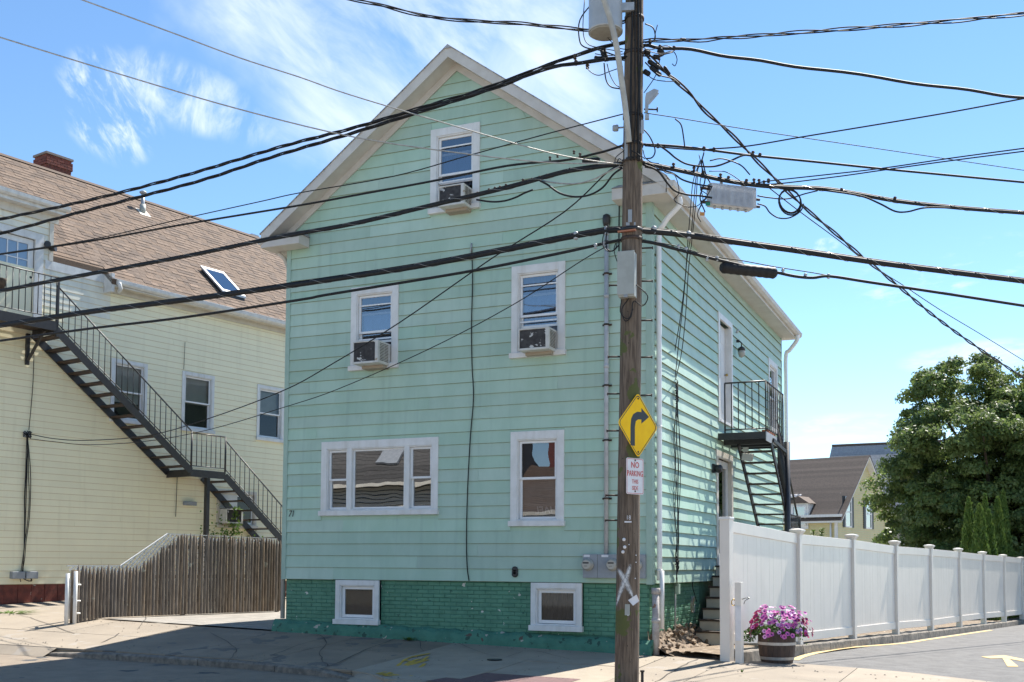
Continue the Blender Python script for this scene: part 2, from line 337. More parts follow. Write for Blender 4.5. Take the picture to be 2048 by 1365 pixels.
# ------------------------------------------------------------------ ground heights
def kz(X): return .12-.005*max(-12, min(X, 6))
def zg(X, Y):
    X = max(-22, min(X, 14))
    if Y > 0:
        yy = min(Y, 30)
        if X > 1.0: return .2-.03*X-.012*yy
        return .24-.024*X*(1 if X < 0 else 0)+max(0, (-X-12))*.03*min(yy, 4)*.5
    zw = .24-(.024*X if X < 0 else .04*X)
    t = min(1, -Y/3.0); return zw+(kz(X)-zw)*t
def YK(X):           # line of the front kerb
    if X <= -9.3: return -2.85
    if X <= -5.2: return -2.85-.12*(X+9.3)/4.1
    if X <= -3.0: return -2.97-.43*(X+5.2)/2.2
    return -3.4-.6*min(1, (X+3.0)/.6)-.0*(X+2.4)
def sheet(name, xs, ys, zf, m, parent=None, th=0):
    nx, ny = len(xs), len(ys); v = []; 
    for y in ys:
        for x in xs:
            yy = y(x) if callable(y) else y; v.append((x, yy, zf(x, yy)))
    f = [(j*nx+i, j*nx+i+1, (j+1)*nx+i+1, (j+1)*nx+i) for j in range(ny-1) for i in range(nx-1)]
    if th:
        b = len(v); ring = [i for i in range(nx)]+[j*nx+nx-1 for j in range(1, ny)]+[(ny-1)*nx+i for i in range(nx-2, -1, -1)]+[j*nx for j in range(ny-2, 0, -1)]
        v += [(v[k][0], v[k][1], v[k][2]-th) for k in ring]; n = len(ring)
        f += [(ring[(i+1) % n], ring[i], b+i, b+(i+1) % n) for i in range(n)]
    mb = MB(); mb.v = v; mb.f = f; mb.sm = [False]*len(f)
    return part(name, mb, m, parent)
def lin(a, b, n): return [a+(b-a)*i/(n-1) for i in range(n)]
# ------------------------------------------------------------------ GROUND
gx = [-400, -120, -60, -35, -24]+lin(-22, 14, 37)+[18, 30, 60, 120, 400]
gy = [-400, -120, -60, -40, -30, -20]+lin(-14, 30, 45)+[40, 60, 120, 400]
tag(sheet('ground', gx, gy, lambda x, y: zg(x, y)-.16, 'asphalt_worn'), 'broad worn asphalt and dirt ground under the whole street corner', kind='structure')
tag(sheet('road', lin(-24, 14, 39), [-14, -10, -7, -5, -4.2, -3.8, -3.4, lambda x: YK(x)+.02], lambda x, y: kz(x)-.10-.012*(-3-y if y < -3 else 0), 'asphalt'), 'grey asphalt street in front of the kerb', kind='structure')
walk = tag(sheet('sidewalk', lin(-14, 8, 23), [lambda x: YK(x)+.14, -2, -1, -.02], lambda x, y: zg(x, y)-.03, 'crack'), 'concrete sidewalk of cracked slabs along the house front', kind='structure')
# slabs, each of its own; joints 1.2 cm wide and recessed
cuts = [-13.9, -12.1, -10.3, -8.55, -6.7, -5.05, -3.25, -1.45, .25, 1.15]
for i in range(len(cuts)-1):
    for rows in (((-1.45, -.135 if i < 8 else -.02), (None, -1.462)) if i not in (6,) else ((None, -.135),)):
        a, b = cuts[i]+.006, cuts[i+1]-.006
        lo = (lambda x: YK(x)+.16) if rows[0] is None else rows[0]
        n = [lo] + ([lambda x, hi=rows[1]: (YK(x)+.16)*.5+hi*.5] if rows[0] is None else [(rows[0]+rows[1])/2]) + [rows[1]]
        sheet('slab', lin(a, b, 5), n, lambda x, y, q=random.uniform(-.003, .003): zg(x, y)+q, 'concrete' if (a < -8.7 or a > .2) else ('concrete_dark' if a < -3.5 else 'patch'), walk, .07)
for (a, b, y0) in ((1.162, 2.9, .25), (2.912, 4.6, .5), (4.612, 6.4, .3)):
    sheet('slab', lin(a, b, 5), [lambda x: YK(x)+.16, -2.4], lambda x, y, q=random.uniform(-.002, .002): zg(x, y)+q, 'concrete', walk, .07)
    sheet('slab', lin(a, b, 5), [-2.388, -1.2, lambda x, y0=y0: (-.05 if x < 1.3 else .28+.25*math.sin((x-1.3)*.95)*(1 if x < 4 else .6)-(.25*(x-4) if x > 4 else 0))], lambda x, y: zg(x, min(y, -.001))+.004, 'concrete', walk, .05)
tag(sheet('apron', lin(-14, -9.15, 8), [lambda x: YK(x)-.12, lambda x: YK(x)+.165], lambda x, y: kz(x)-.098 if y < YK(x) else zg(x, y)-.006, 'concrete'), 'sloping concrete apron down to the street at the left', kind='structure')
tag(sheet('ramp', lin(-3.1, 7, 12), [lambda x: YK(x)-.2, lambda x: YK(x)+.0, lambda x: YK(x)+.165], lambda x, y: kz(x)-.097 if y < YK(x)-.1 else (kz(x)-.06 if y < YK(x)+.1 else zg(x, y)-.004), 'patch'), 'low concrete ramp at the dropped kerb', kind='structure')
# front kerb of granite lengths, dropped at the right end
kerb = tag(part('kerb', MB().box(-9.3, -9.2, -3.0, -2.9, 0, .02), 'kerb_stone'), 'rough granite kerb along the front sidewalk', kind='structure')
xs = [-9.25, -7.7, -6.1, -4.6, -3.05]
for i in range(4):
    a, b = xs[i]+.006, xs[i+1]-.006; mb = MB(); seg = lin(a, b, 12); 
    for k in range(11):
        x0, x1 = seg[k], seg[k+1]; w = [noise.noise((x*3, 1, 2))*.018 for x in (x0, x1)]
        drop = [max(0, (x+3.9)/.85)*.085 if i == 3 else 0 for x in (x0, x1)]
        drop2 = [max(0, 1-(x+9.25)/1.2)*.05 if i == 0 else 0 for x in (x0, x1)]
        t = [kz(x)+.0-drop[j]-drop2[j] for j, x in enumerate((x0, x1))]
        y = [YK(x) for x in (x0, x1)]
        vs = [(x0, y[0]+w[0], -.1), (x1, y[1]+w[1], -.1), (x1, y[1]+.012+w[1], t[1]-.02), (x0, y[0]+.012+w[0], t[0]-.02), (x0, y[0]+.035, t[0]), (x1, y[1]+.035, t[1]), (x1, y[1]+.155, t[1]+.004), (x0, y[0]+.155, t[0]+.004)]
        mb.add(vs+[(x0, y[0]+.2, -.1), (x1, y[1]+.2, -.1)], [(0, 1, 2, 3), (3, 2, 5, 4), (4, 5, 6, 7), (0, 3, 4, 7, 8), (1, 9, 6, 5, 2)])
    part('kerb_stone', mb, 'kerb_stone', kerb)
# asphalt lane on the right, between the white fence and the frame edge
def fenceX(Y): return 1.14+.186*Y
lane = MB(); rows = lin(.05, 34, 30); nxs = 14
for y in rows:
    for i in range(nxs):
        x = fenceX(y)+.28+(9.5)*(i/(nxs-1))**1.4; yb = y if y > .06 else (.42+.2*math.sin((x-1.3)*.95) if x < 5 else -.4)
        yy = -.6 if y < .06 else y; lane.v.append((x, yy, min(zg(x, max(yy, .06)), .24-.04*x-.014) if yy < 1.0 else zg(x, yy)))
lane.f = [(j*nxs+i, j*nxs+i+1, (j+1)*nxs+i+1, (j+1)*nxs+i) for j in range(len(rows)-1) for i in range(nxs-1)]
lane.sm = [False]*len(lane.f)
tag(part('side_lane', lane, 'asphalt_lane'), 'sunlit grey asphalt driveway beside the white vinyl fence', kind='structure')
def on_lane(p, dz=.006): return Vector((p[0], p[1], zg(p[0], p[1])+dz))
def ribbon(name, pts, w, m, parent, dz=.006, zf=None):
    mb = MB(); P = [Vector((p[0], p[1], 0)) for p in pts]
    for i, p in enumerate(P):
        t = (P[min(i+1, len(P)-1)]-P[max(i-1, 0)]).normalized(); q = Vector((-t.y, t.x, 0)); ww = w[i] if isinstance(w, list) else w
        for s_ in (-.5, .5):
            a = p+q*ww*s_; mb.v.append((a.x, a.y, (zf or zg)(a.x, a.y)+dz))
    mb.f = [(2*i, 2*i+1, 2*i+3, 2*i+2) for i in range(len(P)-1)]; mb.sm = [False]*len(mb.f); return part(name, mb, m, parent)
yl = [ground_pt(x, y, .05) for x, y in ((1590, 1331), (1606, 1322), (1640, 1311), (1700, 1298), (1790, 1284), (1858, 1275), (1920, 1266), (1985, 1257), (2048, 1249))]
yl = [Vector((fenceX(p.y)+.42 if i > 3 else p.x, p.y, 0)) for i, p in enumerate(yl)]
tag(ribbon('lane_line', [(p.x, p.y) for p in curve(yl, 5)], .12, 'paint_yellow', None), 'worn yellow painted line curving along the stone edging', kind='structure')
ar = MB()
def AP(x, y): p = ground_pt(x, y, .03); return on_lane((p.x, p.y), .007)
ar.add([AP(1962, 1311.5), AP(2008, 1306.5), AP(2062, 1317), AP(2062, 1322), AP(2010, 1313), AP(1980, 1315), AP(2005, 1313.2), AP(2018, 1314), AP(2037, 1332), AP(2015, 1332.5)], [(0, 5, 4, 1), (1, 4, 3, 2), (6, 9, 8, 7)])
tag(part('lane_arrow', ar, 'paint_yellow'), 'faded yellow painted arrow on the right hand lane', kind='structure')
# left forecourt: concrete behind the sidewalk, worn asphalt drive between fence and green house
tag(sheet('drive', lin(-10.7, -6.9, 8), lin(.0, 14, 10), lambda x, y: zg(x, y)-.002, 'asphalt_worn'), 'worn pale asphalt drive beside the green house', kind='structure')
tag(sheet('forecourt', lin(-22, -10.95, 10), lin(-.02, 14, 12), lambda x, y: zg(x, y)-.03, 'concrete'), 'sunlit concrete forecourt before the yellow house', kind='structure')
tag(sheet('walkway', lin(.0, 1.2, 5), lin(-.02, 12, 14), lambda x, y: .232+.02*noise.noise((x*2, y*2, 0))-.01*y*.2-.035*x*(y < .3), 'dirt', None, .12), 'dirt and broken concrete strip between house and white fence', kind='structure')
# cracks in the walk
def crack(pts, w=.012):
    P = []
    for p in curve([ground_pt(x, y, .2) for x, y in pts], 5): P.append((p.x+random.uniform(-.02, .02), p.y+random.uniform(-.03, .03)))
    return ribbon('crack', P, [w*random.uniform(.5, 1.5) for _ in P], 'crack', walk, .009)
crack([(1290, 1362), (1320, 1350), (1365, 1330), (1395, 1320)], .012); crack([(540, 1262+50), (600, 1300), (680, 1290)], .01)
crack([(150, 1246), (160, 1258), (165, 1268)], .02); crack([(355, 1258), (380, 1256), (408, 1252)], .03)
crack([(640, 1330), (720, 1310), (800, 1293), (870, 1280)], .014); crack([(205, 1292), (240, 1283)], .015); crack([(1310, 1306), (1370, 1312), (1440, 1320)], .05)
crack([(560, 1275), (610, 1283), (650, 1296), (640, 1312), (655, 1326)], .012); crack([(760, 1268), (830, 1290), (845, 1310)], .008); crack([(915, 1300), (1000, 1318), (1060, 1310), (1140, 1322)], .008)
crack([(20, 1262), (70, 1268), (150, 1282)], .012); crack([(250, 1245), (290, 1262), (275, 1280)], .010); crack([(1560, 1345), (1640, 1352), (1700, 1362)], .007); crack([(420, 1285), (470, 1302), (455, 1318)], .010)
gr = MB()
for i in range(420):
    x = random.uniform(-11, 4.5); y = random.choice((-.2-abs(random.gauss(0, .12)), YK(x)+.2+abs(random.gauss(0, .2)), random.uniform(-3, -.2))); q = random.uniform(.006, .02); z = zg(x, y)+.006
    gr.add([(x-q, y, z), (x, y-q*.8, z), (x+q*.9, y, z), (x, y+q, z), (x, y, z+q*.7)], [(0, 1, 4), (1, 2, 4), (2, 3, 4), (3, 0, 4)])
tag(part('grit', gr, 'kerb_stone'), 'scattered grit and crumbs of stone on the sidewalk', 'grit', None, 'stuff')
# tactile paving tile and yellow utility mark
tp = tag(part('tactile_paving', MB().add([(p.x, p.y, zg(p.x, p.y)+.005) for p in [Vector((-1.75, -3.9, 0)), Vector((-.1, -3.9, 0)), Vector((-.1, -2.78, 0)), Vector((-1.6, -2.72, 0))]], [(0, 1, 2, 3)]), 'tactile'), 'dark red tactile paving at the dropped kerb', kind='structure')
mb = MB()
for i in range(20):
    for j in range(13):
        x = -1.6+i*.075; y = -3.85+j*.085; mb.lathe((x, y, zg(x, y)+.004), [(.016, 0), (.01, .006)], 6)
tag(part('tactile_dome', mb, 'tactile', tp), kind='stuff')
sp = tag(bpy.data.objects.new('utility_mark', None), 'yellow spray painted utility scribble on the shaded sidewalk', kind='structure')
COL.objects.link(sp)
for seg in ([(755, 1350), (790, 1340), (815, 1328), (860, 1322)], [(770, 1352), (800, 1345), (830, 1346), (822, 1354)], [(778, 1344), (812, 1338), (858, 1330)], [(800, 1348), (816, 1336), (845, 1331)], [(786, 1353), (824, 1351)], [(806, 1330), (836, 1333), (856, 1326)], [(760, 1352), (785, 1346), (800, 1340), (828, 1331), (842, 1329)], [(780, 1350), (808, 1343), (838, 1340), (850, 1335)], [(790, 1347), (812, 1350), (835, 1348), (848, 1344)], [(765, 1349), (775, 1354), (790, 1351), (806, 1352)]):
    P = curve([ground_pt(x, y, .13) for x, y in seg], 6); ribbon('paint_stroke', [(p.x, p.y) for p in P], [random.uniform(.03, .075) for _ in P], 'spray_yellow', sp, .011)
mb = MB().lathe((-1.88, -1.55, zg(-1.88, -1.55)), [(.11, .0), (.11, .012), (.09, .014)], 16)
tag(part('valve_cover', mb, 'black_iron'), 'small round dark valve cover in the shaded sidewalk', 'cover')
# ================================================================== GREEN HOUSE
HW, HL, Z0, SP = 6.72, 11.05, 1.3, .2032
house = empty('green_house', (-3.36, 5.5, .3), 'mint green gabled house with white trim at the street corner', 'house')
FP = PL((-HW, 0, 0), (1, 0, 0), (0, -1, 0))       # u = X + HW
SPl = PL((0, 0, 0), (0, 1, 0), (1, 0, 0))         # u = Y
GS = .734                                       # roof slope
APZ = 9.88
front_w = dict(attic=(-3.84, -2.92, 7.50, 8.89), left2=(-5.37, -4.43, 4.95, 6.34), right2=(-2.33, -1.40, 4.95, 6.39), picture=(-5.93, -3.64, 2.46, 3.68), right1=(-2.33, -1.41, 2.25, 3.70))
base_w = dict(left=(-5.60, -4.74, .56, 1.295), right=(-1.965, -1.11, .56, 1.295))
side_w = dict(door2=(4.31, 5.50, 4.30, 6.39), window2=(9.3, 10.43, 4.7, 6.39), door1=(4.10, 5.48, 1.45, 3.74))
def clad(wall, pl, u0, u1, z0, z1, step, holes, m, clip=None, seams=3.4, th=.014, wav=0, mfun=None, name='siding_board', lapm='lap_shadow_dirt', lip=.006):
    """lapped boards, each its own mesh; holes and seams cut them; clip(z)->(ulo,uhi)"""
    n = int(math.ceil((z1-z0)/step-1e-6)); cnt = 0
    for i in range(n):
        za, zb = z0+i*step, min(z0+(i+1)*step, z1)
        iv = [(u0, u1)]
        for (a, b, c, d) in holes:
            if c < zb-.01 and d > za+.01:
                new = []
                for (p, q) in iv:
                    if b <= p or a >= q: new.append((p, q)); continue
                    if a-p > .02: new.append((p, a))
                    if q-b > .02: new.append((b, q))
                iv = new
        out = []
        for (p, q) in iv:
            s = p+((i*1.37+random.random()*1.2) % seams)+.3
            while s < q-.4: out.append((p, s-.0015)); p = s+.0015; s += seams
            out.append((p, q))
        for (p, q) in out:
            if clip:
                la, ha = clip(za); lb, hb = clip(zb); pa, qa, pb, qb = max(p, la), min(q, ha), max(p, lb), min(q, hb)
                if qa-pa < .02: continue
                if qb < pb: pb = qb = (pb+qb)/2
            else: pa, qa, pb, qb = p, q, p, q
            j = random.uniform(-.0025, .0025) if wav else 0
            mb = MB(); k = 6 if wav else 1; V = []
            for t in range(k+1):
                f = t/k; w = (random.uniform(-wav, wav) if 0 < t < k else 0)
                ua = pa+(qa-pa)*f; ub = pb+(qb-pb)*f
                V += [pl.p(ua, za+w*.4, .003), pl.p(ua, za+w*.4+j, th+w), pl.p(ua, za+w*.4+j+lip, th+w), pl.p(ub, zb+.004, .002)]
            for t in range(k):
                b = 4*t; mb.f += [(b, b+1, b+5, b+4), (b+1, b+2, b+6, b+5), (b+2, b+3, b+7, b+6)]
            e = 4*k; mb.f += [(0, 3, 2, 1), (e, e+1, e+2, e+3)]; mb.v = [tuple(v) for v in V]; mb.sm = [False]*len(mb.f)
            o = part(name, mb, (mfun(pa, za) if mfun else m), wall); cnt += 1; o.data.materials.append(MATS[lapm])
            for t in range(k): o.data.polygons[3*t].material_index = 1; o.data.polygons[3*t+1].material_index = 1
    return cnt
def wall_panel(pl, u0, u1, z0, z1, holes, n0, n1, clip=None, step=.05):
    """solid sheathing with openings: one mesh made of strips"""
    zs = sorted(set([z0, z1]+[h[2] for h in holes]+[h[3] for h in holes])); zs = [z for z in zs if z0 <= z <= z1]; mb = MB()
    for za, zb in zip(zs, zs[1:]):
        iv = [(u0, u1)]
        for (a, b, c, d) in holes:
            if c < zb-1e-4 and d > za+1e-4: iv = [x for (p, q) in iv for x in ((p, min(q, a)), (max(p, b), q)) if x[1]-x[0] > 1e-3]
        for (p, q) in iv: pl.box(mb, p, q, za, zb, n0, n1)
    return mb
fh = [(a+HW+.03, b+HW-.03, c+.03, d-.03) for (a, b, c, d) in front_w.values()]
# rectangular part + gable as a prism with attic opening
mb = wall_panel(FP, .02, HW-.02, Z0, 7.18, fh[1:], -.16, 0)
a = front_w['attic']; ah = (a[0]+HW+.03, a[1]+HW-.03, a[2]+.03, a[3]-.03)
def gclip(z):
    h = (APZ-z)/GS; return (HW/2-h, HW/2+h) if z > 7.2 else (0, HW)
for za, zb, segs in ((7.18, ah[2], None), (ah[2], ah[3], 1), (ah[3], APZ-.02, None)):
    la, ha = gclip(za+.03); lb, hb = gclip(zb+.03)
    for (p0, p1, q0, q1) in ([(la, ha, lb, hb)] if not segs else [(la, ah[0], lb, ah[0]), (ah[1], ha, ah[1], hb)]):
        p = [FP.p(p0, za, 0), FP.p(p1, za, 0), FP.p(q1, zb, 0), FP.p(q0, zb, 0)]; mb.poly([v+FP.N*-.16 for v in p], FP.N, .16)
fw = part('front_wall', mb, 'mint', house)
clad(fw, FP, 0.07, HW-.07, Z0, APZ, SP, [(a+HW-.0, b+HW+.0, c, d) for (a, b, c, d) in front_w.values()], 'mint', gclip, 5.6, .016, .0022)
swp = wall_panel(SPl, .0, HL, Z0, 7.16, [(a+.03, b-.03, c+.03, d-.03) for (a, b, c, d) in side_w.values()], -.16, 0)
sw = part('side_wall', swp, 'mint', house)
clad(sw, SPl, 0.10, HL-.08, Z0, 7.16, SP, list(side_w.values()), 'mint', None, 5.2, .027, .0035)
bw = part('back_wall', MB().box(-HW, 0, HL-.16, HL, Z0, 7.2).poly([(-HW, HL-.16, 7.2), (0, HL-.16, 7.2), (-HW/2, HL-.16, 9.8)], (0, 1, 0), .16), 'mint', house)
lw = part('left_wall', MB().box(-HW, -HW+.16, .16, HL-.16, Z0, 7.2), 'mint', house)
tr = MB(); tr.box(-HW-.012, -HW+.075, -.022, 0, Z0-.005, 7.17); part('corner_board', tr, 'mint_trim', house)
part('corner_board', MB().box(-HW-.014, -HW-.001, -.02, .1, Z0-.005, 7.17), 'mint_trim', house)
part('corner_board', MB().box(-.075, .02, -.026, -.0, Z0-.01, 7.17), 'mint_trim', house)
part('corner_board', MB().box(.001, .022, .001, .10, Z0-.01, 7.17), 'mint_trim', house)
part('corner_board', MB().box(.001, .022, HL-.09, HL, Z0-.01, 7.17), 'mint_trim', house)
part('interior', MB().box(-HW+.3, -.3, .9, HL-.4, .4, 7.1).box(-HW+2.2, -2.2, .9, HL-.4, 7.1, 9.0), 'interior', house)
part('floor_slab', MB().box(-HW+.17, -.17, .17, .9, 4.2, 4.3).box(-HW+.17, -.17, .17, .9, 7.0, 7.1), 'interior', house)
# foundation: core, bricks, footing ledge
fnd = part('foundation', wall_panel(PL((-HW, 0, 0), (1, 0, 0), (0, -1, 0)), .05, HW-.05, -.1, Z0, [(a+HW, b+HW, c, d+.2) for (a, b, c, d) in base_w.values()], -.3, -.052).box(-.3, -.052, .3, HL, -.1, Z0), 'green_mortar', house)
FB = PL((-HW, .052, 0), (1, 0, 0), (0, -1, 0)); SB = PL((-.052, 0, 0), (0, 1, 0), (1, 0, 0))
bricks = []
for pl, L, z00, holes in ((FB, HW, .50, [(a+HW, b+HW, c, d+.3) for (a, b, c, d) in base_w.values()]), (SB, 3.1, .56, [])):
    for i in range(13):
        za = z00+i*.066; zb = za+.057
        if zb > Z0-.0: zb = Z0-.003
        if zb-za < .02: continue
        u = .06-(.1 if i % 2 else 0)
        while u < L-.06:
            p, q = max(u, .052), min(u+.2, L-.052); u += .209
            ivs = [(p, q)]
            for (a, b, c, d) in holes:
                if c < zb and d > za: ivs = [x for (s_, t_) in ivs for x in ((s_, min(t_, a-.002)), (max(s_, b+.002), t_)) if x[1]-x[0] > .03]
            for (s_, t_) in ivs: bricks.append((pl, s_, t_, za, zb))
bricks.sort(key=lambda b: (b[0].p(b[1], b[3])-Vector(CAM)).length)
rest = MB()
def brick_mesh(mb, pl, s_, t_, za, zb):
    d = random.uniform(.002, .009); e = .006; j = [random.uniform(-.002, .002) for _ in range(4)]
    o = [pl.p(s_, za), pl.p(t_, za), pl.p(t_, zb), pl.p(s_, zb)]; i_ = [pl.p(s_+e, za+e+j[0], d), pl.p(t_-e, za+e+j[1], d), pl.p(t_-e, zb-e+j[2], d+.001), pl.p(s_+e, zb-e+j[3], d)]
    mb.add(o+i_, [(4, 5, 6, 7), (0, 1, 5, 4), (1, 2, 6, 5), (2, 3, 7, 6), (3, 0, 4, 7)])
for k, b in enumerate(bricks):
    if k < 298:
        mb = MB(); brick_mesh(mb, *b); part('brick', mb, 'green_brick', fnd)
    else: brick_mesh(rest, *b)
tag(part('brick', rest, 'green_brick', fnd), kind='stuff')
mb = MB(); n = 90; prof = [(.0, .08), (.0, .02), (.0, -.03), (.0, -.03)]
for i in range(n+1):
    X = -HW-.12+(HW+.16)*i/n; q = 1-.9*max(0, (-HW-X))/.12
    top = .57-.13*(X+HW)/HW+.03*noise.noise((X*4, 0, 0))+.02*noise.noise((X*13, 3, 0)); out = .13+.025*noise.noise((X*3, 5, 0))+.012*noise.noise((X*17, 5, 0))
    g = zg(X, -.15)-.05
    mb.v += [(X, .10, top+.02), (X, -.03-.02*noise.noise((X*9, 1, 1)), top+.015+.02*noise.noise((X*21, 8, 0))), (X, -out+.03, top-.035+.02*noise.noise((X*15, 2, 0))), (X, -out-.01*noise.noise((X*11, 7, 0)), top-.11), (X, -out-.02+.015*noise.noise((X*7, 9, 0)), g)]
mb.f = [(5*i+k, 5*i+k+5, 5*i+k+6, 5*i+k+1) for i in range(n) for k in range(4)]+[(0, 1, 2, 3, 4), tuple(5*n+k for k in range(5))]; mb.sm = [False]*len(mb.f)
part('footing', mb, 'footing', house)
# rubble stones under the side foundation
mb = MB(); nu, nk = 60, 12; vs = []
for i in range(nu):
    y = -.02+2.85*i/(nu-1)
    for k in range(nk):
        f = k/(nk-1); x = -.06+.34*f*f+.06*f; z = .62-.38*f**.7+.05*noise.noise((y*5, f*4, 1))+.03*noise.noise((y*14, f*11, 3))-.12*max(0, .3-y)*(1-f); vs.append((x+.02*noise.noise((y*11, f*9, 7)), y, max(z, .19)))
mb.add(vs, [(i*nk+k, (i+1)*nk+k, (i+1)*nk+k+1, i*nk+k+1) for i in range(nu-1) for k in range(nk-1)]); part('rubble_base', mb, 'rubble', fnd)
for i in range(48):
    u = random.uniform(.0, 2.75); zz = random.uniform(.20, .60); s_ = random.uniform(.04, .09); mb = MB()
    ctr = Vector((-.02+max(0, .62-zz)**1.3*1.25, u, zz)); vv = []
    for a in range(4):
        for b in range(7):
            th = math.pi*(a+.5)/4; ph = 2*math.pi*b/7; d = Vector((math.sin(th)*math.cos(ph)*.55, math.sin(th)*math.sin(ph)*1.2, math.cos(th)*.42))
            vv.append(ctr+d*s_*(1+.7*noise.noise(ctr*9+d*2.5)))
    vv += [ctr+Vector((0, 0, .6*s_)), ctr-Vector((0, 0, .6*s_))]
    mb.add(vv, [(a*7+b, a*7+(b+1) % 7, (a+1)*7+(b+1) % 7, (a+1)*7+b) for a in range(3) for b in range(7)]+[(28, (b+1) % 7, b) for b in range(7)]+[(29, 21+b, 21+(b+1) % 7) for b in range(7)])
    part('stone', mb, 'rubble', fnd)
# ---- windows
def window(parent, pl, u0, u1, z0, z1, cas=.115, style='double', glassm='pane', trimm='white_paint', sashm='white_vinyl', blind=None, sill=True, proud=.032, open_=0, hd=.13, split=.5, name='window'):
    """casing (the part) with sashes, panes, sill and blind as its pieces; outer casing rect given"""
    mb = MB(); i0, i1, j1 = u0+cas, u1-cas, z1-hd; j0 = z0+(.02 if sill else cas)
    pl.box(mb, u0, i0, z0, z1, -.01, proud); pl.box(mb, i1, u1, z0, z1, -.01, proud); pl.box(mb, i0, i1, j1, z1, -.01, proud+.001)
    if not sill: pl.box(mb, i0, i1, z0, j0, -.01, proud+.001)
    for a, b in ((i0, i0+.02), (i1-.02, i1)): pl.box(mb, a, b, j0, j1, -.15, proud-.012)
    pl.box(mb, i0+.02, i1-.02, j1-.02, j1, -.15, proud-.012)
    w = part(name, mb, trimm, parent, .004)
    if sill: part('sill', pl.box(pl.box(MB(), u0-.02, u1+.02, z0-.065, z0+.02, -.01, proud+.045), i0, i1, z0+.0201, z0+.045, -.12, proud-.005), trimm, w, .005)
    def sash(a, b, c, d, n, fr=.038, bars=0):
        s_ = MB(); pl.box(s_, a, a+fr, c, d, n-.03, n); pl.box(s_, b-fr, b, c, d, n-.03, n); pl.box(s_, a+fr, b-fr, c, c+fr, n-.03, n-.001); pl.box(s_, a+fr, b-fr, d-fr, d, n-.03, n-.001)
        part('sash', s_, sashm, w, .003)
        part('pane', MB().add([pl.p(a+fr, c+fr, n-.018), pl.p(b-fr, c+fr, n-.018), pl.p(b-fr, d-fr, n-.018), pl.p(a+fr, d-fr, n-.018)], [(0, 1, 2, 3)]), glassm, w)
    a, b, c, d = i0+.022, i1-.022, j0+.03, j1-.022
    if style == 'double':
        m_ = c+(d-c)*split; sash(a, b, m_-.018, d, -.018); sash(a, b, c+open_, m_+.018+open_*.9, -.052 if not open_ else -.055)
    elif style == 'single': sash(a, b, c, d, -.03, .05)
    elif style == 'picture':
        W_ = b-a; x1_, x2_ = a+W_*.215, a+W_*.775
        for q in (x1_, x2_): part('mullion', pl.box(MB(), q-.05, q+.05, j0, j1, -.1, proud), trimm, w, .004)
        for (p, q) in ((a, x1_-.052), (x2_+.052, b)):
            m_ = c+(d-c)*.5; sash(p, q, m_-.018, d, -.018, .035); sash(p, q, c, m_+.018, -.05, .035)
        sash(x1_+.052, x2_-.052, c, d, -.02, .03)
    if blind:
        m_, lo, n_ = blind; bm = MB()
        if n_ == 'slats':
            z = lo
            while z < d-.02: bm.frame(pl.p(a+.03, z, -.115), pl.U*(b-a-.06), Z*.004+pl.N*-.018, Z*.016); z += .024
        elif n_ == 'folds':
            k = 15; vs = []
            for t in range(k+1):
                uu = a+.02+(b-a-.04)*t/k; off = -.13+(.018 if t % 2 else -.018); vs += [pl.p(uu, lo, off), pl.p(uu, d-.01, off)]
            bm.add(vs, [(2*t, 2*t+2, 2*t+3, 2*t+1) for t in range(k)])
        else: pl.box(bm, a+.02, b-.02, lo, d-.01, -.125, -.12)
        part('blind', bm, m_, w)
    return w, (a, b, c, d)
def fwin(k): a, b, c, d = front_w[k]; return a+HW, b+HW, c, d
wa, ia = window(house, FP, *fwin('attic'), open_=.40, blind=('curtain_dark', 7.9, 'folds'), split=.46)
w2l, i2l = window(house, FP, *fwin('left2'), open_=.36, blind=('curtain_dark', 5.2, 'folds'), split=.46)
w2r, i2r = window(house, FP, *fwin('right2'), open_=.38, blind=('curtain', 5.3, 'folds'), split=.46)
wp, ip = window(house, FP, *fwin('picture'), style='picture', glassm='pane_dark', blind=('curtain_dark', 2.5, 'flat'))
w1r, i1r = window(house, FP, *fwin('right1'), glassm='pane_front', blind=('curtain_dark', 2.9, 'flat'), split=.52)
part('window_shade', FP.box(MB(), i1r[0]+.02, i1r[1]-.02, i1r[2], i1r[2]+.66, -.118, -.112), 'shade_grey', w1r)
for k in ('left', 'right'):
    a, b, c, d = base_w[k]; window(house, FP, a+HW, b+HW, c+.05, d, cas=.085, style='single', glassm='pane_soft', sill=True, hd=.085, blind=('curtain_dark', .7, 'flat' if k == 'left' else 'folds'))
for (u0, u1, z0, z1, wpar) in ((*[v+HW for v in front_w['attic'][:2]], *front_w['attic'][2:], wa), (*[v+HW for v in front_w['left2'][:2]], *front_w['left2'][2:], w2l), (*[v+HW for v in front_w['right2'][:2]], *front_w['right2'][2:], w2r)):
    mb = MB()          # storm sash rails seen across the upper sash
    for zz in (z1-.34, z1-.93): FP.box(mb, u0+.14, u1-.14, zz, zz+.022, -.012, -.004)
    part('storm_rail', mb, 'white_vinyl', wpar)
# lattice mesh look and painted reflection of a sign's letters, lower right window
text('lettering', 'HAEL', .16, PL((0, 0, 0), (1, 0, 0), (0, -1, 0)), -1.76, 2.44, -.108, 'white_paint', w1r, mirror=True, sx=1.0, thick=.003, shear=.2)
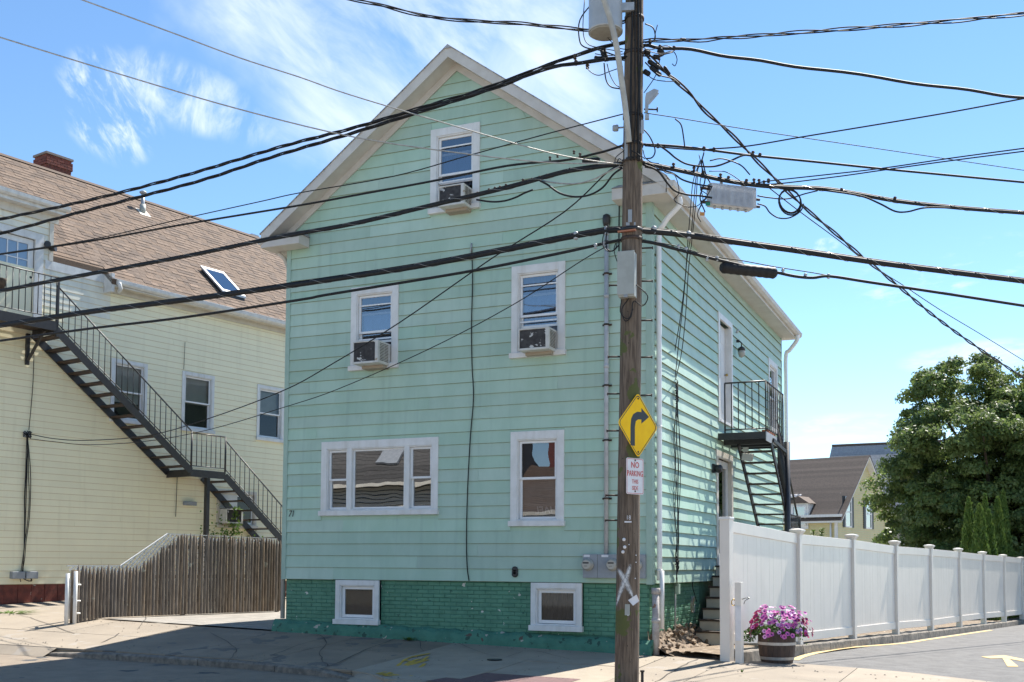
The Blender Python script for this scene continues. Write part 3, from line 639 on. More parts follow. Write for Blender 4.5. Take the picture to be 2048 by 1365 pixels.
# ---- doors on the side wall
def door(parent, pl, u0, u1, z0, z1, cas, glazed, name='door'):
    mb = MB(); pl.box(mb, u0, u0+cas, z0, z1, -.01, .035); pl.box(mb, u1-cas, u1, z0, z1, -.01, .035); pl.box(mb, u0+cas, u1-cas, z1-cas, z1, -.01, .036)
    pl.box(mb, u0+cas, u1-cas, z0, z0+.05, -.15, .045)
    for a, b in ((u0+cas, u0+cas+.02), (u1-cas-.02, u1-cas)): pl.box(mb, a, b, z0+.05, z1-cas, -.15, .01)
    fr = part('door_frame', mb, 'cream_trim' if glazed else 'white_paint', parent, .004)
    a, b, c, d = u0+cas+.022, u1-cas-.022, z0+.055, z1-cas-.01; lf = MB()
    if glazed:
        pl.box(lf, a, a+.12, c, d, -.08, -.035); pl.box(lf, b-.12, b, c, d, -.08, -.035); pl.box(lf, a+.12, b-.12, c, c+.3, -.08, -.036); pl.box(lf, a+.12, b-.12, d-.14, d, -.08, -.036)
    else: pl.box(lf, a, b, c, d, -.12, -.09)
    lo = part('door_leaf', lf, 'door_white', fr, .003)
    if glazed: part('pane', MB().add([pl.p(a+.12, c+.3, -.06), pl.p(b-.12, c+.3, -.06), pl.p(b-.12, d-.14, -.06), pl.p(a+.12, d-.14, -.06)], [(0, 1, 2, 3)]), 'pane_dark', fr)
    else:
        for (p, q) in ((a+.09, (a+b)/2-.05), ((a+b)/2+.05, b-.09)):
            for (r_, s_) in ((c+.2, c+.75), (c+.88, c+1.45), (c+1.56, d-.12)):
                pm = MB(); pl.box(pm, p, q, r_, s_, -.0905, -.084); part('door_panel', pm, 'door_white', fr, .004)
    part('door_knob', MB().lathe(pl.p(b-.07, c+.98, -.09 if not glazed else -.035), [(.012, 0), (.012, .03), (.028, .04), (.028, .06), (.012, .07)], 10, pl.N), 'brass', fr)
door(house, SPl, *side_w['door2'][:2], *side_w['door2'][2:], .11, False); door(house, SPl, *side_w['door1'][:2], *side_w['door1'][2:], .14, True)
window(house, SPl, *side_w['window2'][:2], side_w['window2'][2]+.06, side_w['window2'][3], blind=('blind', 5.5, 'slats'))
# ---- roof
RZ = 10.13; EX = .33; RX = -HW/2; eavz = RZ-GS*(HW/2+EX)
def slope(mb, s, y0, y1, d0, d1, x_in, x_out):
    """slab of the roof on side s (+1 right, -1 left) between distances x_in..x_out from the ridge and depths d0..d1 below the top surface"""
    q = [(RX+s*x_in, RZ-GS*x_in-d0), (RX+s*x_out, RZ-GS*x_out-d0), (RX+s*x_out, RZ-GS*x_out-d1), (RX+s*x_in, RZ-GS*x_in-d1)]
    vs = [(x, y0, z) for x, z in q]+[(x, y1, z) for x, z in q]
    fs = [(0, 1, 2, 3), (7, 6, 5, 4), (0, 4, 5, 1), (1, 5, 6, 2), (2, 6, 7, 3), (3, 7, 4, 0)]
    mb.add(vs, fs if s > 0 else [f[::-1] for f in fs]); return mb
XO = HW/2+EX
mb = MB(); slope(mb, 1, -.33, HL+.25, 0.012, .15, 0, XO); slope(mb, -1, -.33, HL+.25, 0.012, .15, 0, XO)
roof = part('roof', mb, 'soffit', house)
for s in (1, -1):
    part('rake_board', slope(MB(), s, -.352, -.331, .012, .20, 0, XO+.01), 'soffit', roof)
    part('frieze_board', slope(MB(), s, -.045, -.017, .151, .30, 0 if s > 0 else .0, HW/2+.02), 'soffit', roof)
    part('frieze_board', slope(MB(), s, -.30, -.046, .152, .175, 0.0, XO-.02), 'soffit', roof)
    for i in range(int(XO/.14)):            # shingle courses, butt edges stepped
        a = i*.14; m_ = MB(); slope(m_, s, -.37, HL+.28, -.006, .012, a, a+.15 if i < int(XO/.14)-1 else XO+.03)
        o = part('shingle_course', m_, 'shingle_grey', roof); 
part('ridge_cap', MB().add([(RX-.09, -.372, RZ-.06), (RX, -.372, RZ+.008), (RX+.09, -.372, RZ-.06), (RX-.11, HL+.28, RZ-.07), (RX, HL+.28, RZ+.02), (RX+.11, HL+.28, RZ-.07)], [(0, 1, 4, 3), (1, 2, 5, 4), (0, 2, 1)]), 'shingle_grey', roof)
SZ = 7.155
for (a, b) in ((-.34, HL+.25),):
    part('soffit', MB().box(-.05, EX, -.0, b, SZ+.008, SZ+.03), 'soffit', house); part('soffit', MB().box(-HW-EX, -HW-.015, -.0, b, SZ, SZ+.03), 'soffit', house)
    part('fascia', MB().box(EX, EX+.025, a, b, SZ-.01, SZ+.2), 'soffit', house)
# returns at the gable feet
for x0, x1 in ((-HW-EX-.02, -HW+.46), (-.52, EX+.02)):
    part('gable_return', MB().box(x0, x1, -.34, -.018, SZ-.005, SZ+.17), 'soffit', house, .005)
    part('gable_return', MB().add([(x0-.0, -.36, SZ+.172), (x1+.02, -.36, SZ+.172), (x1+.02, -.02, SZ+.172), (x0, -.02, SZ+.172), (x0, -.02, SZ+.33), (x1-.1, -.02, SZ+.33)], [(0, 1, 5, 4), (1, 2, 5), (0, 4, 3), (3, 2, 1, 0)]), 'shingle_grey', house)
def gutter(p0, p1, outv, m, parent, r=.06):
    """half round gutter along p0-p1"""
    mb = MB(); P0, P1, o = Vector(p0), Vector(p1), Vector(outv); pr = [(0, .11), (0, 0), (.05, -.005), (.10, .035), (.115, .11), (.105, .11), (.092, .04), (.05, .01), (.008, .012), (.008, .11)]
    vs = [P0+o*a+Z*b for a, b in pr]+[P1+o*a+Z*b for a, b in pr]; n = len(pr)
    mb.add(vs, [(i, (i+1) % n, n+(i+1) % n, n+i) for i in range(n)]+[tuple(range(4, -1, -1)), tuple(range(n, n+5))]); return part('gutter', mb, m, parent)
gutter((EX+.026, -.36, SZ+.06), (EX+.026, HL+.3, SZ+.04), (1, 0, 0), 'soffit', house)
gutter((-HW-EX-.002, -.36, SZ+.06), (-HW-EX-.002, HL+.3, SZ+.04), (-1, 0, 0), 'soffit', house)
ds = MB().tube(curve([(EX+.08, .12, SZ+.06), (EX+.08, .13, SZ-.06), (EX-.1, .15, SZ-.22), (.14, .17, SZ-.33), (.075, .18, SZ-.45), (.07, .18, 6), (.07, .18, 3), (.07, .18, 1.35)], 5), .042, 10)
d_ = part('downspout', ds, 'white_vinyl', house)
for zz in (6.55, 3.7, 1.5): part('strap', MB().tube([(.07, .18, zz-.02), (.07, .18, zz+.02)], .047, 10), 'white_paint', d_)
part('downspout', MB().tube([(.115, .16, 1.5), (.115, .16, .62)], .035, 10), 'white_vinyl', house)
part('drain_pipe', MB().tube([(.06, .02, .24), (.06, .02, 1.15)], .055, 12).tube([(.06, .02, 1.15), (.06, .02, 1.24)], .068, 12).tube([(.06, .02, .72), (.06, .02, .78)], .066, 12), 'old_pipe', house)
ds = MB().tube(curve([(EX+.08, HL-.1, SZ+.05), (EX+.06, HL-.05, SZ-.08), (.2, HL+.06, SZ-.28), (.1, HL+.1, SZ-.4), (.09, HL+.1, 6), (.09, HL+.1, 4.5)], 5), .05, 10)
part('downspout', ds, 'white_vinyl', house); part('downspout', MB().tube([(-HW-.2, -.02, SZ-.02), (-HW-.12, .06, SZ-.12), (-HW-.07, .12, SZ-.3), (-HW-.07, .12, .6)], .04, 8), 'soffit', house)
# conduit, weatherhead, meters, clamps
cx = -.70
part('conduit', MB().tube([(cx, -.06, 1.74), (cx, -.06, 6.86)], .034, 12), 'conduit', house)
for zz in (2.6, 3.5, 4.35, 5.3, 6.1, 6.6): part('strap', MB().tube([(cx, -.06, zz-.014), (cx, -.06, zz+.014)], .043, 12).box(cx-.075, cx+.075, -.03, -.016, zz-.014, zz+.014), 'tread_iron', house)
part('coupling', MB().tube([(cx, -.06, 5.72), (cx, -.06, 5.78)], .042, 12).tube([(cx, -.06, 4.62), (cx, -.06, 4.68)], .042, 12), 'conduit', house)
part('weatherhead', MB().lathe((cx, -.06, 6.85), [(.045, 0), (.06, .05), (.065, .12), (.055, .17), (.02, .19)], 12), 'black_iron', house)
mx = MB(); mx.box(-1.06, -.07, -.12, -.018, 1.38, 1.745); mbx = part('meter_box', mx, 'meter_grey', house, .006)
for k, xx in enumerate((-.97, -.57, -.2)):
    m_ = part('meter', MB().lathe((xx, -.12, 1.585), [(.095, 0), (.095, .03), (.082, .034), (.08, .09), (.066, .105)], 20, (0, -1, 0)), 'glass_dome', mbx)
for xx in (-.82, -.42): part('seam', MB().box(xx-.002, xx+.002, -.1215, -.1195, 1.385, 1.74), 'sign_black', mbx)
for xx, t_ in ((-1.0, '1 FL'), (-.7, '2'), (-.3, '3')):
    part('tag', MB().box(xx-.055, xx+.055, -.1225, -.1203, 1.70, 1.735), 'sign_white', mbx)
for xx in (-.97, -.57):
    part('meter_dial', MB().box(xx-.05, xx+.045, -.2265, -.2255, 1.6, 1.622).box(xx-.03, xx+.02, -.2265, -.2255, 1.56, 1.566), 'letter_black', mbx)
text('tag_number', '1', .05, FP, -1.045+HW, 1.717, .1235, 'letter_black', mbx)
text('house_number', '71', .155, FP, -6.545+HW, 2.44, .02, 'letter_black', house, thick=.002, shear=.25, sx=.8)
part('vent', MB().lathe((-2.24, -.008, 1.46), [(.05, 0), (.05, .03), (.035, .035)], 14, (0, -1, 0)).lathe((-2.24, -.008, 1.50), [(.05, 0), (.05, .03), (.035, .035)], 14, (0, -1, 0)).lathe((-2.24, -.008, 1.425), [(.05, 0), (.05, .03), (.035, .035)], 14, (0, -1, 0)), 'black_iron', house)
P = curve([front_pt(x, y, -.03) for x, y in ((943, 487), (945, 560), (943, 650), (944, 730), (947, 795), (941, 870), (936, 960), (933, 1060), (934, 1130), (938, 1162))], 4)
part('house_wire', MB().tube(P, .009, 6), 'cable', house)
P = curve([front_pt(x, y, -.03) for x, y in ((943, 487), (942, 505))], 2); part('hook', MB().tube(P, .014, 6), 'galv', house)
P = curve([front_pt(x, y, -.04) for x, y in ((1239, 385), (1238, 455), (1238, 515))], 3); part('house_wire', MB().tube(P, .012, 6), 'cable', house)
# vertical service wires on the side wall
for k in range(6):
    dx = (k-2.5)*.036; P = [(.05+random.uniform(0, .03), 1.23+dx*.35+random.uniform(-.012, .012), 4.5)]
    for zz in (4.1, 3.7, 3.2, 2.8, 2.4, 2.0, 1.75, 1.5, 1.25 if k < 3 else 1.45): P.append((.045+random.uniform(0, .03), 1.23+dx*(1.7 if 2.2 < zz < 3.9 else .6)+random.uniform(-.02, .02), zz))
    part('service_wire', MB().tube(curve(P, 4), .0065 if k % 2 else .005, 5), 'cable', house)
for (z0_, n_, r_) in ((4.40, 16, .07), (1.62, 10, .10)):
    for q in range(3):
        P = []
        for i in range(n_):
            a = i*1.1+q*2; P.append((.06+.02*math.sin(a*2.3), 1.22+r_*math.cos(a)*random.uniform(.3, 1), z0_+(i-n_/2)*.022+r_*.6*math.sin(a)))
        part('wire_tangle', MB().tube(curve(P, 4), .006, 5), 'cable', house)
part('conduit', MB().tube([(.0, 1.32, .3), (.0, 1.32, 1.28)], .016, 8), 'galv', house)
part('junction_box', MB().box(.012, .07, 1.28, 1.38, 1.12, 1.28), 'mint_trim', house)
part('coaxial_ring', MB().tube([(.06+.02*math.sin(i), 2.2+.06*math.cos(i*.7), .92+.14*math.sin(i*.7)) for i in range(28)], .008, 5), 'bare_wire', house)
part('house_wire', MB().tube(curve([(.03, 2.3, 1.3), (.03, 2.32, 1.2), (.03, 2.45, 1.08), (.03, 2.6, .95)], 4), .007, 5), 'cable', house)
# lamps
wl_ = part('wall_lamp', MB().box(.02, .06, 3.78, 3.92, 3.28, 3.44).lathe((.06, 3.85, 3.36), [(.06, 0), (.075, .03), (.075, .10), (.05, .13)], 14, (1, 0, -.1)), 'black_iron', house)
part('wall_lamp', MB().lathe((.04, 5.82, 6.1), [(.03, 0), (.03, .06)], 10, (1, 0, 0)).tube([(.1, 5.82, 6.1), (.14, 5.82, 6.06), (.14, 5.82, 5.98)], .012, 8).lathe((.14, 5.82, 5.98), [(.03, 0), (.07, -.03), (.075, -.08)], 12), 'black_iron', house)
part('lamp_globe', MB().lathe((.14, 5.82, 5.90), [(.07, 0), (.075, -.05), (.05, -.12), (.01, -.14)], 12), 'glass_dome', house)
part('camera_mount', MB().lathe((.05, 5.75, 6.25), [(.02, 0), (.03, .04), (.01, .09)], 8, (.6, 0, 1)), 'galv', house)
# side steps up to the lower door
steps = empty('side_steps', (.6, 3.2, .25), 'pale wooden steps with dark nosings up to the side door', 'steps')
for i in range(7):
    zt = .47+i*.185; y = 2.38+i*.245
    part('riser', MB().box(.07, 1.25+.1*i*.3, y, y+.03, zt-.19 if i else .2, zt-.03), 'cream_trim', steps)
    part('tread', MB().box(.05, 1.27+.1*i*.3, y-.025, y+.27, zt-.03, zt), 'tread_iron', steps)
part('landing', MB().box(.05, 1.5, 4.09, 5.6, 1.38, 1.43), 'tread_iron', steps); part('side_panel', MB().poly([(.06, 2.42, .2), (.06, 4.09, .2), (.06, 4.09, 1.37), (.06, 2.42, .27)], (1, 0, 0), .012), 'cream_trim', steps)
part('stringer', MB().box(.07, 1.45, 4.1, 4.13, .2, 1.375), 'cream_trim', steps)
# ================================================================== FIRE ESCAPE on the green house
def bar(mb, a, b, w, h=None, up=Z):
    """rectangular bar from a to b, w wide, h high"""
    a, b, h = Vector(a), Vector(b), h or w; t = (b-a).normalized(); s_ = t.cross(up); s_ = s_.normalized() if s_.length > 1e-4 else t.orthogonal().normalized(); u = s_.cross(t)
    return mb.frame(a-s_*w/2-u*h/2, b-a, s_*w, u*h)
fe = empty('fire_escape', (.5, 5.2, 2.3), 'black iron fire escape with small balcony on the sunlit side of the green house', 'fire escape')
bx0, bx1, by0, by1, bz = .03, .92, 4.22, 6.0, 4.02
part('fascia', MB().box(bx0, bx1, by0-.012, by0, bz-.10, bz+.03), 'black_iron', fe); part('fascia', MB().box(bx0, bx1, by1, by1+.012, bz-.10, bz+.03), 'black_iron', fe)
part('fascia', MB().box(bx1, bx1+.012, by0-.012, by1+.012, bz-.14, bz+.03), 'galv', fe)
for i in range(17):
    x = bx0+.03+i*.052; part('grating_bar', MB().box(x, x+.022, by0, by1, bz-.02, bz), 'tread_iron', fe)
for y in (4.7, 5.3): part('cross_beam', MB().box(bx0, bx1, y, y+.05, bz-.13, bz-.021), 'black_iron', fe)
part('brace', bar(MB(), (.03, 4.75, 3.93), (.9, 4.75, 3.93), .05, .10), 'black_iron', fe)
def railing(parent, a, b, h, n, low=.09, posts=(1, 1), r=.011, pr=.016, m='black_iron'):
    a, b = Vector(a), Vector(b)
    part('hand_rail', MB().tube([a+Z*h, b+Z*h], .016, 6), m, parent); part('bottom_rail', MB().tube([a+Z*low, b+Z*low], .012, 6), m, parent)
    for i in range(n+1):
        if (i == 0 and not posts[0]) or (i == n and not posts[1]): continue
        p = a+(b-a)*i/n; e = i in (0, n)
        part('post' if e else 'baluster', MB().tube([p+Z*(0 if e else low), p+Z*h], pr if e else r, 6), m, parent)
railing(fe, (.16, by0+.01, bz), (bx1, by0+.01, bz), .97, 6); railing(fe, (bx1, by0+.01, bz), (bx1, by1, bz), .97, 9, posts=(0, 1)); 
sa, sb = Vector((.30, 4.72, 3.90)), Vector((.30, 6.62, 2.34)); sdv = sb-sa
fl = part('stringer', bar(MB(), sa, sb, .03, .13), 'black_iron', fe); ex = Vector((.62, 0, 0)); part('stringer', bar(MB(), sa+ex, sb+ex, .03, .13), 'black_iron', fe)
for i in range(8):
    p = sa+sdv*((i+.75)/8.2); part('tread', MB().box(.315, .905, p.y-.02, p.y+.17, p.z-.014, p.z+.014), 'tread_iron', fe)
ra, rb = sa+ex+Vector((.02, .0, .92)), sb+ex+Vector((.02, 1.2, -.06))
part('hand_rail', MB().tube([sa+ex+Vector((.02, .9, .25)), sb+ex+Vector((.02, 1.15, .06))], .022, 6), 'black_iron', fe)
for i in range(17):
    f = .30+i*.045; p = sa+ex+sdv*f+Vector((.02, 0, 0)); part('baluster', MB().tube([p, p+Z*.90], .009, 5), 'black_iron', fe)
part('hand_rail', MB().tube([sa+ex+sdv*.28+Vector((.02, 0, .92)), sb+ex+Vector((.02, .05, .92))], .016, 6), 'black_iron', fe)
part('post', MB().tube([(.97, 6.12, .1), (.97, 6.12, 4.05)], .06, 12), 'black_iron', fe); part('brace', bar(MB(), (.94, 4.8, 3.95), (.96, 6.08, 3.86-.02), .05, .07), 'black_iron', fe)
part('lower_landing', MB().box(.1, 1.0, 6.6, 7.6, 2.24, 2.30), 'tread_iron', fe)
railing(fe, (.98, 6.25, 2.26), (.98, 7.6, 2.26), .35, 9, posts=(1, 1))
fl_ = MB().box(.28, .6, 4.9, 5.0, 3.5, 3.7); 
tag(part('flood_light', MB().frame((.36, 4.70, 3.58), (.17, .02, -.03), (.02, .1, .02), (.03, 0, .13)).frame((.40, 4.66, 3.74), (.1, 0, 0), (0, .05, 0), (0, 0, .08)), 'glass_dome'), 'twin security flood lamp hanging under the small black balcony', 'lamp')
tag(part('planter_box', MB().frame((.74, 4.75, bz+.02), (.12, 0, 0), (0, .75, 0), (0, 0, .11)), 'terracotta', None, .01), 'terracotta planter box on the black balcony floor', 'planter')
# ================================================================== WHITE VINYL FENCE
TOPZ = [2.245, 2.12, 2.085, 2.01, 1.995, 1.965, 1.92, 1.895, 1.86, 1.82]; BOTZ = [.44, .31, .275, .245, .18, .16, .13, .075, .03, -.02]
CAPZ = [2.34, 2.215, 2.198, 2.136, 2.10, 2.064, 2.01, 1.956, 1.905, 1.86]; BASEZ = [.19, .10, .045, .005, -.03, -.05, -.09, -.135, -.19, -.23]
vf = empty('vinyl_fence', (3, 12, 0), 'long white vinyl privacy fence receding along the driveway', 'fence')
fd = Vector((.183, .983, 0)).normalized(); fn = Vector((fd.y, -fd.x, 0))
PP = [Vector((1.14+.543*i, 2.92*i, 0)) for i in range(10)]
for i, p in enumerate(PP):
    pl = PL(p, fd, fn); w = .066 if i else .078
    po = part('fence_post', pl.box(MB(), -w, w, BASEZ[i]-.1, CAPZ[i]-.055, -w, w), 'fence_vinyl', vf, .006)
    if i == 0: part('collar', pl.box(MB(), -w-.012, w+.012, CAPZ[i]-.085, CAPZ[i]-.045, -w-.012, w+.012), 'white_paint', po, .008)
    else:
        q = MB(); c = CAPZ[i]; lv = [(.072, c-.11), (.078, c-.085), (.105, c-.045), (.105, c-.02), (.03, c)]
        b = len(q.v)
        for (r_, z) in lv: q.v += [tuple(pl.p(a*r_, z, n*r_)) for a, n in ((-1, -1), (1, -1), (1, 1), (-1, 1))]
        q.f += [(4*k+j, 4*k+(j+1) % 4, 4*k+4+(j+1) % 4, 4*k+4+j) for k in range(4) for j in range(4)]+[(16, 17, 18, 19), (3, 2, 1, 0)]; q.sm = [False]*len(q.f)
        part('post_cap', q, 'fence_vinyl', po)
for i in range(9):
    a, b = PP[i], PP[i+1]; L = (b-a).length; d = (b-a).normalized(); n = Vector((d.y, -d.x, 0)); u0, u1 = .07, L-.07
    def zt(u, A): return A[i]+(A[i+1]-A[i])*u/L
    def racked(mb, p, q, lo, hi, n0, n1):
        """lo, hi are functions of u"""
        vs = [a+d*u+n*k+Z*f(u) for u, k, f in ((p, n0, lo), (q, n0, lo), (q, n0, hi), (p, n0, hi), (p, n1, lo), (q, n1, lo), (q, n1, hi), (p, n1, hi))]
        return mb.add(vs, [(0, 3, 2, 1), (4, 5, 6, 7), (0, 1, 5, 4), (1, 2, 6, 5), (2, 3, 7, 6), (3, 0, 4, 7)])
    T = lambda u: zt(u, TOPZ); B = lambda u: zt(u, BOTZ)
    part('fence_rail', racked(MB(), u0, u1, lambda u: T(u)-.165, T, -.028, .028), 'fence_vinyl', vf, .005)
    part('fence_rail', racked(MB(), u0, u1, B, lambda u: B(u)+.15, -.026, .026), 'fence_vinyl', vf, .005)
    nb = 16; k = (u1-u0)/nb
    for j in range(nb): part('fence_board', racked(MB(), u0+j*k+.001, u0+(j+1)*k-.001, lambda u: B(u)+.15, lambda u: T(u)-.165, -.011, .009+.0005*math.sin(j*2.1)), 'fence_vinyl', vf)
# stone edging under the fence
ed = tag(part('stone_edging', MB().box(1.3, 1.31, .6, .61, 0, .05), 'kerb_stone'), 'weathered stone edging below the white fence', kind='structure')
Y = .35
while Y < 27:
    L = random.uniform(1.1, 1.7); mb = MB(); seg = lin(Y+.01, Y+L-.012, 6); vs = []
    for y in seg:
        g = zg(fenceX(y)+.3, y); nn = noise.noise((y*2.3, 0, 4))*.03; xo = fenceX(y)+.10+nn; t = g+.12+.05*max(0, 1-y/12)+noise.noise((y*3, 3, 4))*.02
        vs += [(xo+.03, y, g-.1), (xo, y, t-.02), (xo-.02, y, t), (xo-.33, y, t+.012), (xo-.34, y, g-.1)]
    mb.add(vs, [(5*i+k, 5*i+k+5, 5*i+k+6, 5*i+k+1) for i in range(5) for k in range(4)]+[(0, 1, 2, 3, 4), (25, 26, 27, 28, 29)]); part('edging_stone', mb, 'kerb_stone', ed); Y += L
tag(sheet('verge', lin(0, 1, 3), lin(.1, 30, 30), lambda x, y: 0, 'dirt'), 'dry dirt strip behind the stone edging', kind='structure')
vg = bpy.data.objects['verge'].data
for v in vg.vertices: x0 = fenceX(v.co.y); v.co = (x0-1.5*(1-v.co.x)*.6-.02-.1*v.co.x, v.co.y, zg(x0+.3, v.co.y)+.12+.02*noise.noise(v.co*3)+(.04 if v.co.x < .6 else 0))
# gate post: short white post by the fence end, with hooks
gpost = empty('gate_post', (1.345, -.11, .19), 'short white square post with a hook beside the fence end post', 'post')
pl = PL((1.345, -.11, 0), fd, fn)
part('shaft', pl.box(MB(), -.048, .048, .12, 1.345, -.048, .048), 'fence_vinyl', gpost, .004); part('cover_plate', MB().frame((1.345-.043, -.11-.062, .50), (.082, 0, 0), (0, .012, 0), (0, 0, .50)), 'sign_white', gpost)
part('hook', MB().tube(curve([(1.395, -.13, 1.10), (1.45, -.14, 1.12), (1.5, -.14, 1.12), (1.44, -.14, 1.08), (1.42, -.14, 1.03)], 4), .007, 6), 'bare_wire', gpost)
part('hook', MB().tube([(1.27+.03*math.cos(a*.7), -.14, 1.05+.045*math.sin(a*.7)) for a in range(10)], .008, 6), 'brass', gpost)
# ================================================================== BARREL OF PETUNIAS
bc = Vector((1.78, .43, .145))
pb = empty('barrel_planter', bc, 'dark wooden half barrel with two metal hoops, standing before the white fence', 'planter')
H, r0, r1, ns = .47, .225, .275, 20
def br(z): return r0+(r1-r0)*z/H+.018*math.sin(math.pi*z/H)
for k in range(ns):
    a0, a1 = 2*math.pi*(k+.015)/ns, 2*math.pi*(k+.985)/ns; mb = MB(); vs = []
    for z in (0, .14, .28, H):
        for a in (a0, a1): vs += [bc+Vector((math.cos(a)*br(z), math.sin(a)*br(z), z)), bc+Vector((math.cos(a)*(br(z)-.02), math.sin(a)*(br(z)-.02), z))]
    mb.add(vs, [(4*i+a, 4*i+b, 4*i+4+b, 4*i+4+a) for i in range(3) for a, b in ((0, 2), (2, 3), (3, 1), (1, 0))]+[(0, 1, 3, 2), (12, 14, 15, 13)]); part('stave', mb, 'barrel', pb)
for z in (.07, .285):
    part('hoop', MB().add([bc+Vector((math.cos(2*math.pi*k/28)*(br(zz)+.004), math.sin(2*math.pi*k/28)*(br(zz)+.004), zz)) for zz in (z, z+.042) for k in range(28)], [(k, (k+1) % 28, 28+(k+1) % 28, 28+k) for k in range(28)]), 'barrel_hoop', pb)
part('soil', MB().lathe(bc+Z*(H-.06), [(r1-.03, 0), (.02, .03)], 20), 'soil', pb)
fl = empty('petunias', bc+Z*H, 'mound of pink and crimson petunias overflowing the half barrel', 'flowers')
def flower_me(m, r):
    mb = MB(); n = 10; c = [(0, 0, -.012)]; ring = [(math.cos(2*math.pi*k/n)*r*(1 if k % 2 else .86), math.sin(2*math.pi*k/n)*r*(1 if k % 2 else .86), .004 if k % 2 else .0) for k in range(n)]
    mid = [(math.cos(2*math.pi*k/n)*r*.35, math.sin(2*math.pi*k/n)*r*.35, -.004) for k in range(n)]
    mb.add(c+mid+ring, [(0, 1+k, 1+(k+1) % n) for k in range(n)]+[(1+k, 11+k, 11+(k+1) % n, 1+(k+1) % n) for k in range(n)], True); me = mb.mesh('blossom', m); me.materials.append(MATS['petunia_eye'])
    for k in range(n): me.polygons[k].material_index = 1
    return me
fms = [flower_me('petunia_pink', .040), flower_me('petunia_pink', .033), flower_me('petunia_crimson', .037), flower_me('petal_edge', .034)]
leaves = MB(); dots = []
rm = random.Random(5)
for i in range(620):
    a = rm.uniform(0, 2*math.pi); h = rm.random(); rad = .47*math.sqrt(1-(h*.92)**2.2)*rm.uniform(.72, 1.0); lob = 1+.12*math.sin(a*3+1)
    x, y = math.cos(a)*rad*lob, math.sin(a)*rad*.72*lob; z = H+.01+.32*h+.04*math.sin(a*5)-(.10*max(0, rad-.36)/.1)*(1-h)
    dots.append((x, y, z, h, a))
for i, (x, y, z, h, a) in enumerate(dots):
    p = bc+Vector((x, y, z)); nrm = Vector((x*.9, y*1.2, .12+.42*h)).normalized()
    if i < 290 and (nrm.dot((Vector(CAM)-p).normalized()) > -.2 or rm.random() < .2):
        u = x*.914+y*.407; crim = (u < -.25 or (u > .24 and z < H+.2)) and rm.random() < .8
        o = link('blossom', fms[2 if crim else rm.choice((0, 0, 1, 3) if i % 4 else (3, 0))], fl); nn = (nrm+Vector((rm.uniform(-.4, .4), rm.uniform(-.5, .1), rm.uniform(-.3, .3)))).normalized()
        o.rotation_euler = nn.to_track_quat('Z', 'Y').to_euler(); o.location = p+nn*.02
    else:
        t = nrm.orthogonal().normalized(); q = nrm.cross(t); w = rm.uniform(0, 6.28); e = (t*math.cos(w)+q*math.sin(w)); g = nrm.cross(e); s_ = rm.uniform(.022, .04); pp = p-nrm*.06
        leaves.add([pp-e*s_, pp+g*s_*.4, pp+e*s_+nrm*.01, pp-g*s_*.4], [(0, 1, 2, 3)])
for i in range(300):
    a = rm.uniform(0, 6.28); rad = rm.uniform(.1, .42); p = bc+Vector((math.cos(a)*rad, math.sin(a)*rad*.75, H+rm.uniform(-.1, .12)*(1-rad))); d = Vector((rm.uniform(-1, 1), rm.uniform(-1, 1), rm.uniform(-.4, 1))).normalized()*.04; g = d.orthogonal()*.5
    leaves.add([p-d, p+g, p+d, p-g], [(0, 1, 2, 3)])
for i in range(120):       # trailing sprigs at the left
    p = bc+Vector((-.36, -.2, H-.02))+Vector((rm.uniform(-.09, .07), rm.uniform(-.06, .1), rm.uniform(-.13, .05))); d = Vector((rm.uniform(-1, 1), rm.uniform(-1, 1), rm.uniform(-1, 1))).normalized()*.02; g = d.orthogonal()*.5
    leaves.add([p-d, p+g, p+d, p-g], [(0, 1, 2, 3)])
tag(part('foliage', leaves, 'leaf', fl), kind='stuff')
def tuft(p, label, n=26, h=.12, r=.09, cat='weed', m='weed'):
    mb = MB(); p = Vector(p)
    for i in range(n):
        a = random.uniform(0, 6.28); l = random.uniform(.5, 1)*h; d = Vector((math.cos(a)*r*random.random(), math.sin(a)*r*random.random(), l)); s_ = Vector((-math.sin(a), math.cos(a), 0))*.012
        mb.add([p-s_, p+s_, p+d*.6+s_*1.2, p+d, p+d*.6-s_*1.2], [(0, 1, 2, 3, 4)])
    return tag(part('weed', mb, m), label, cat)
tuft(ground_pt(1610, 1299, .17), 'small green weed on the stone edging beside the flower barrel', 30, .11, .10)
tuft((-4.06, -.2, zg(-4.06, -.2)), 'low green weed at the foot of the green footing', 40, .07, .2)
tuft(ground_pt(1484, 1345, .19), 'thin grass sprig in the sidewalk joint below the gate post', 16, .04, .03)
tuft(ground_pt(20, 1230, .5), 'patch of grass at the edge of the forecourt', 120, .09, .9)
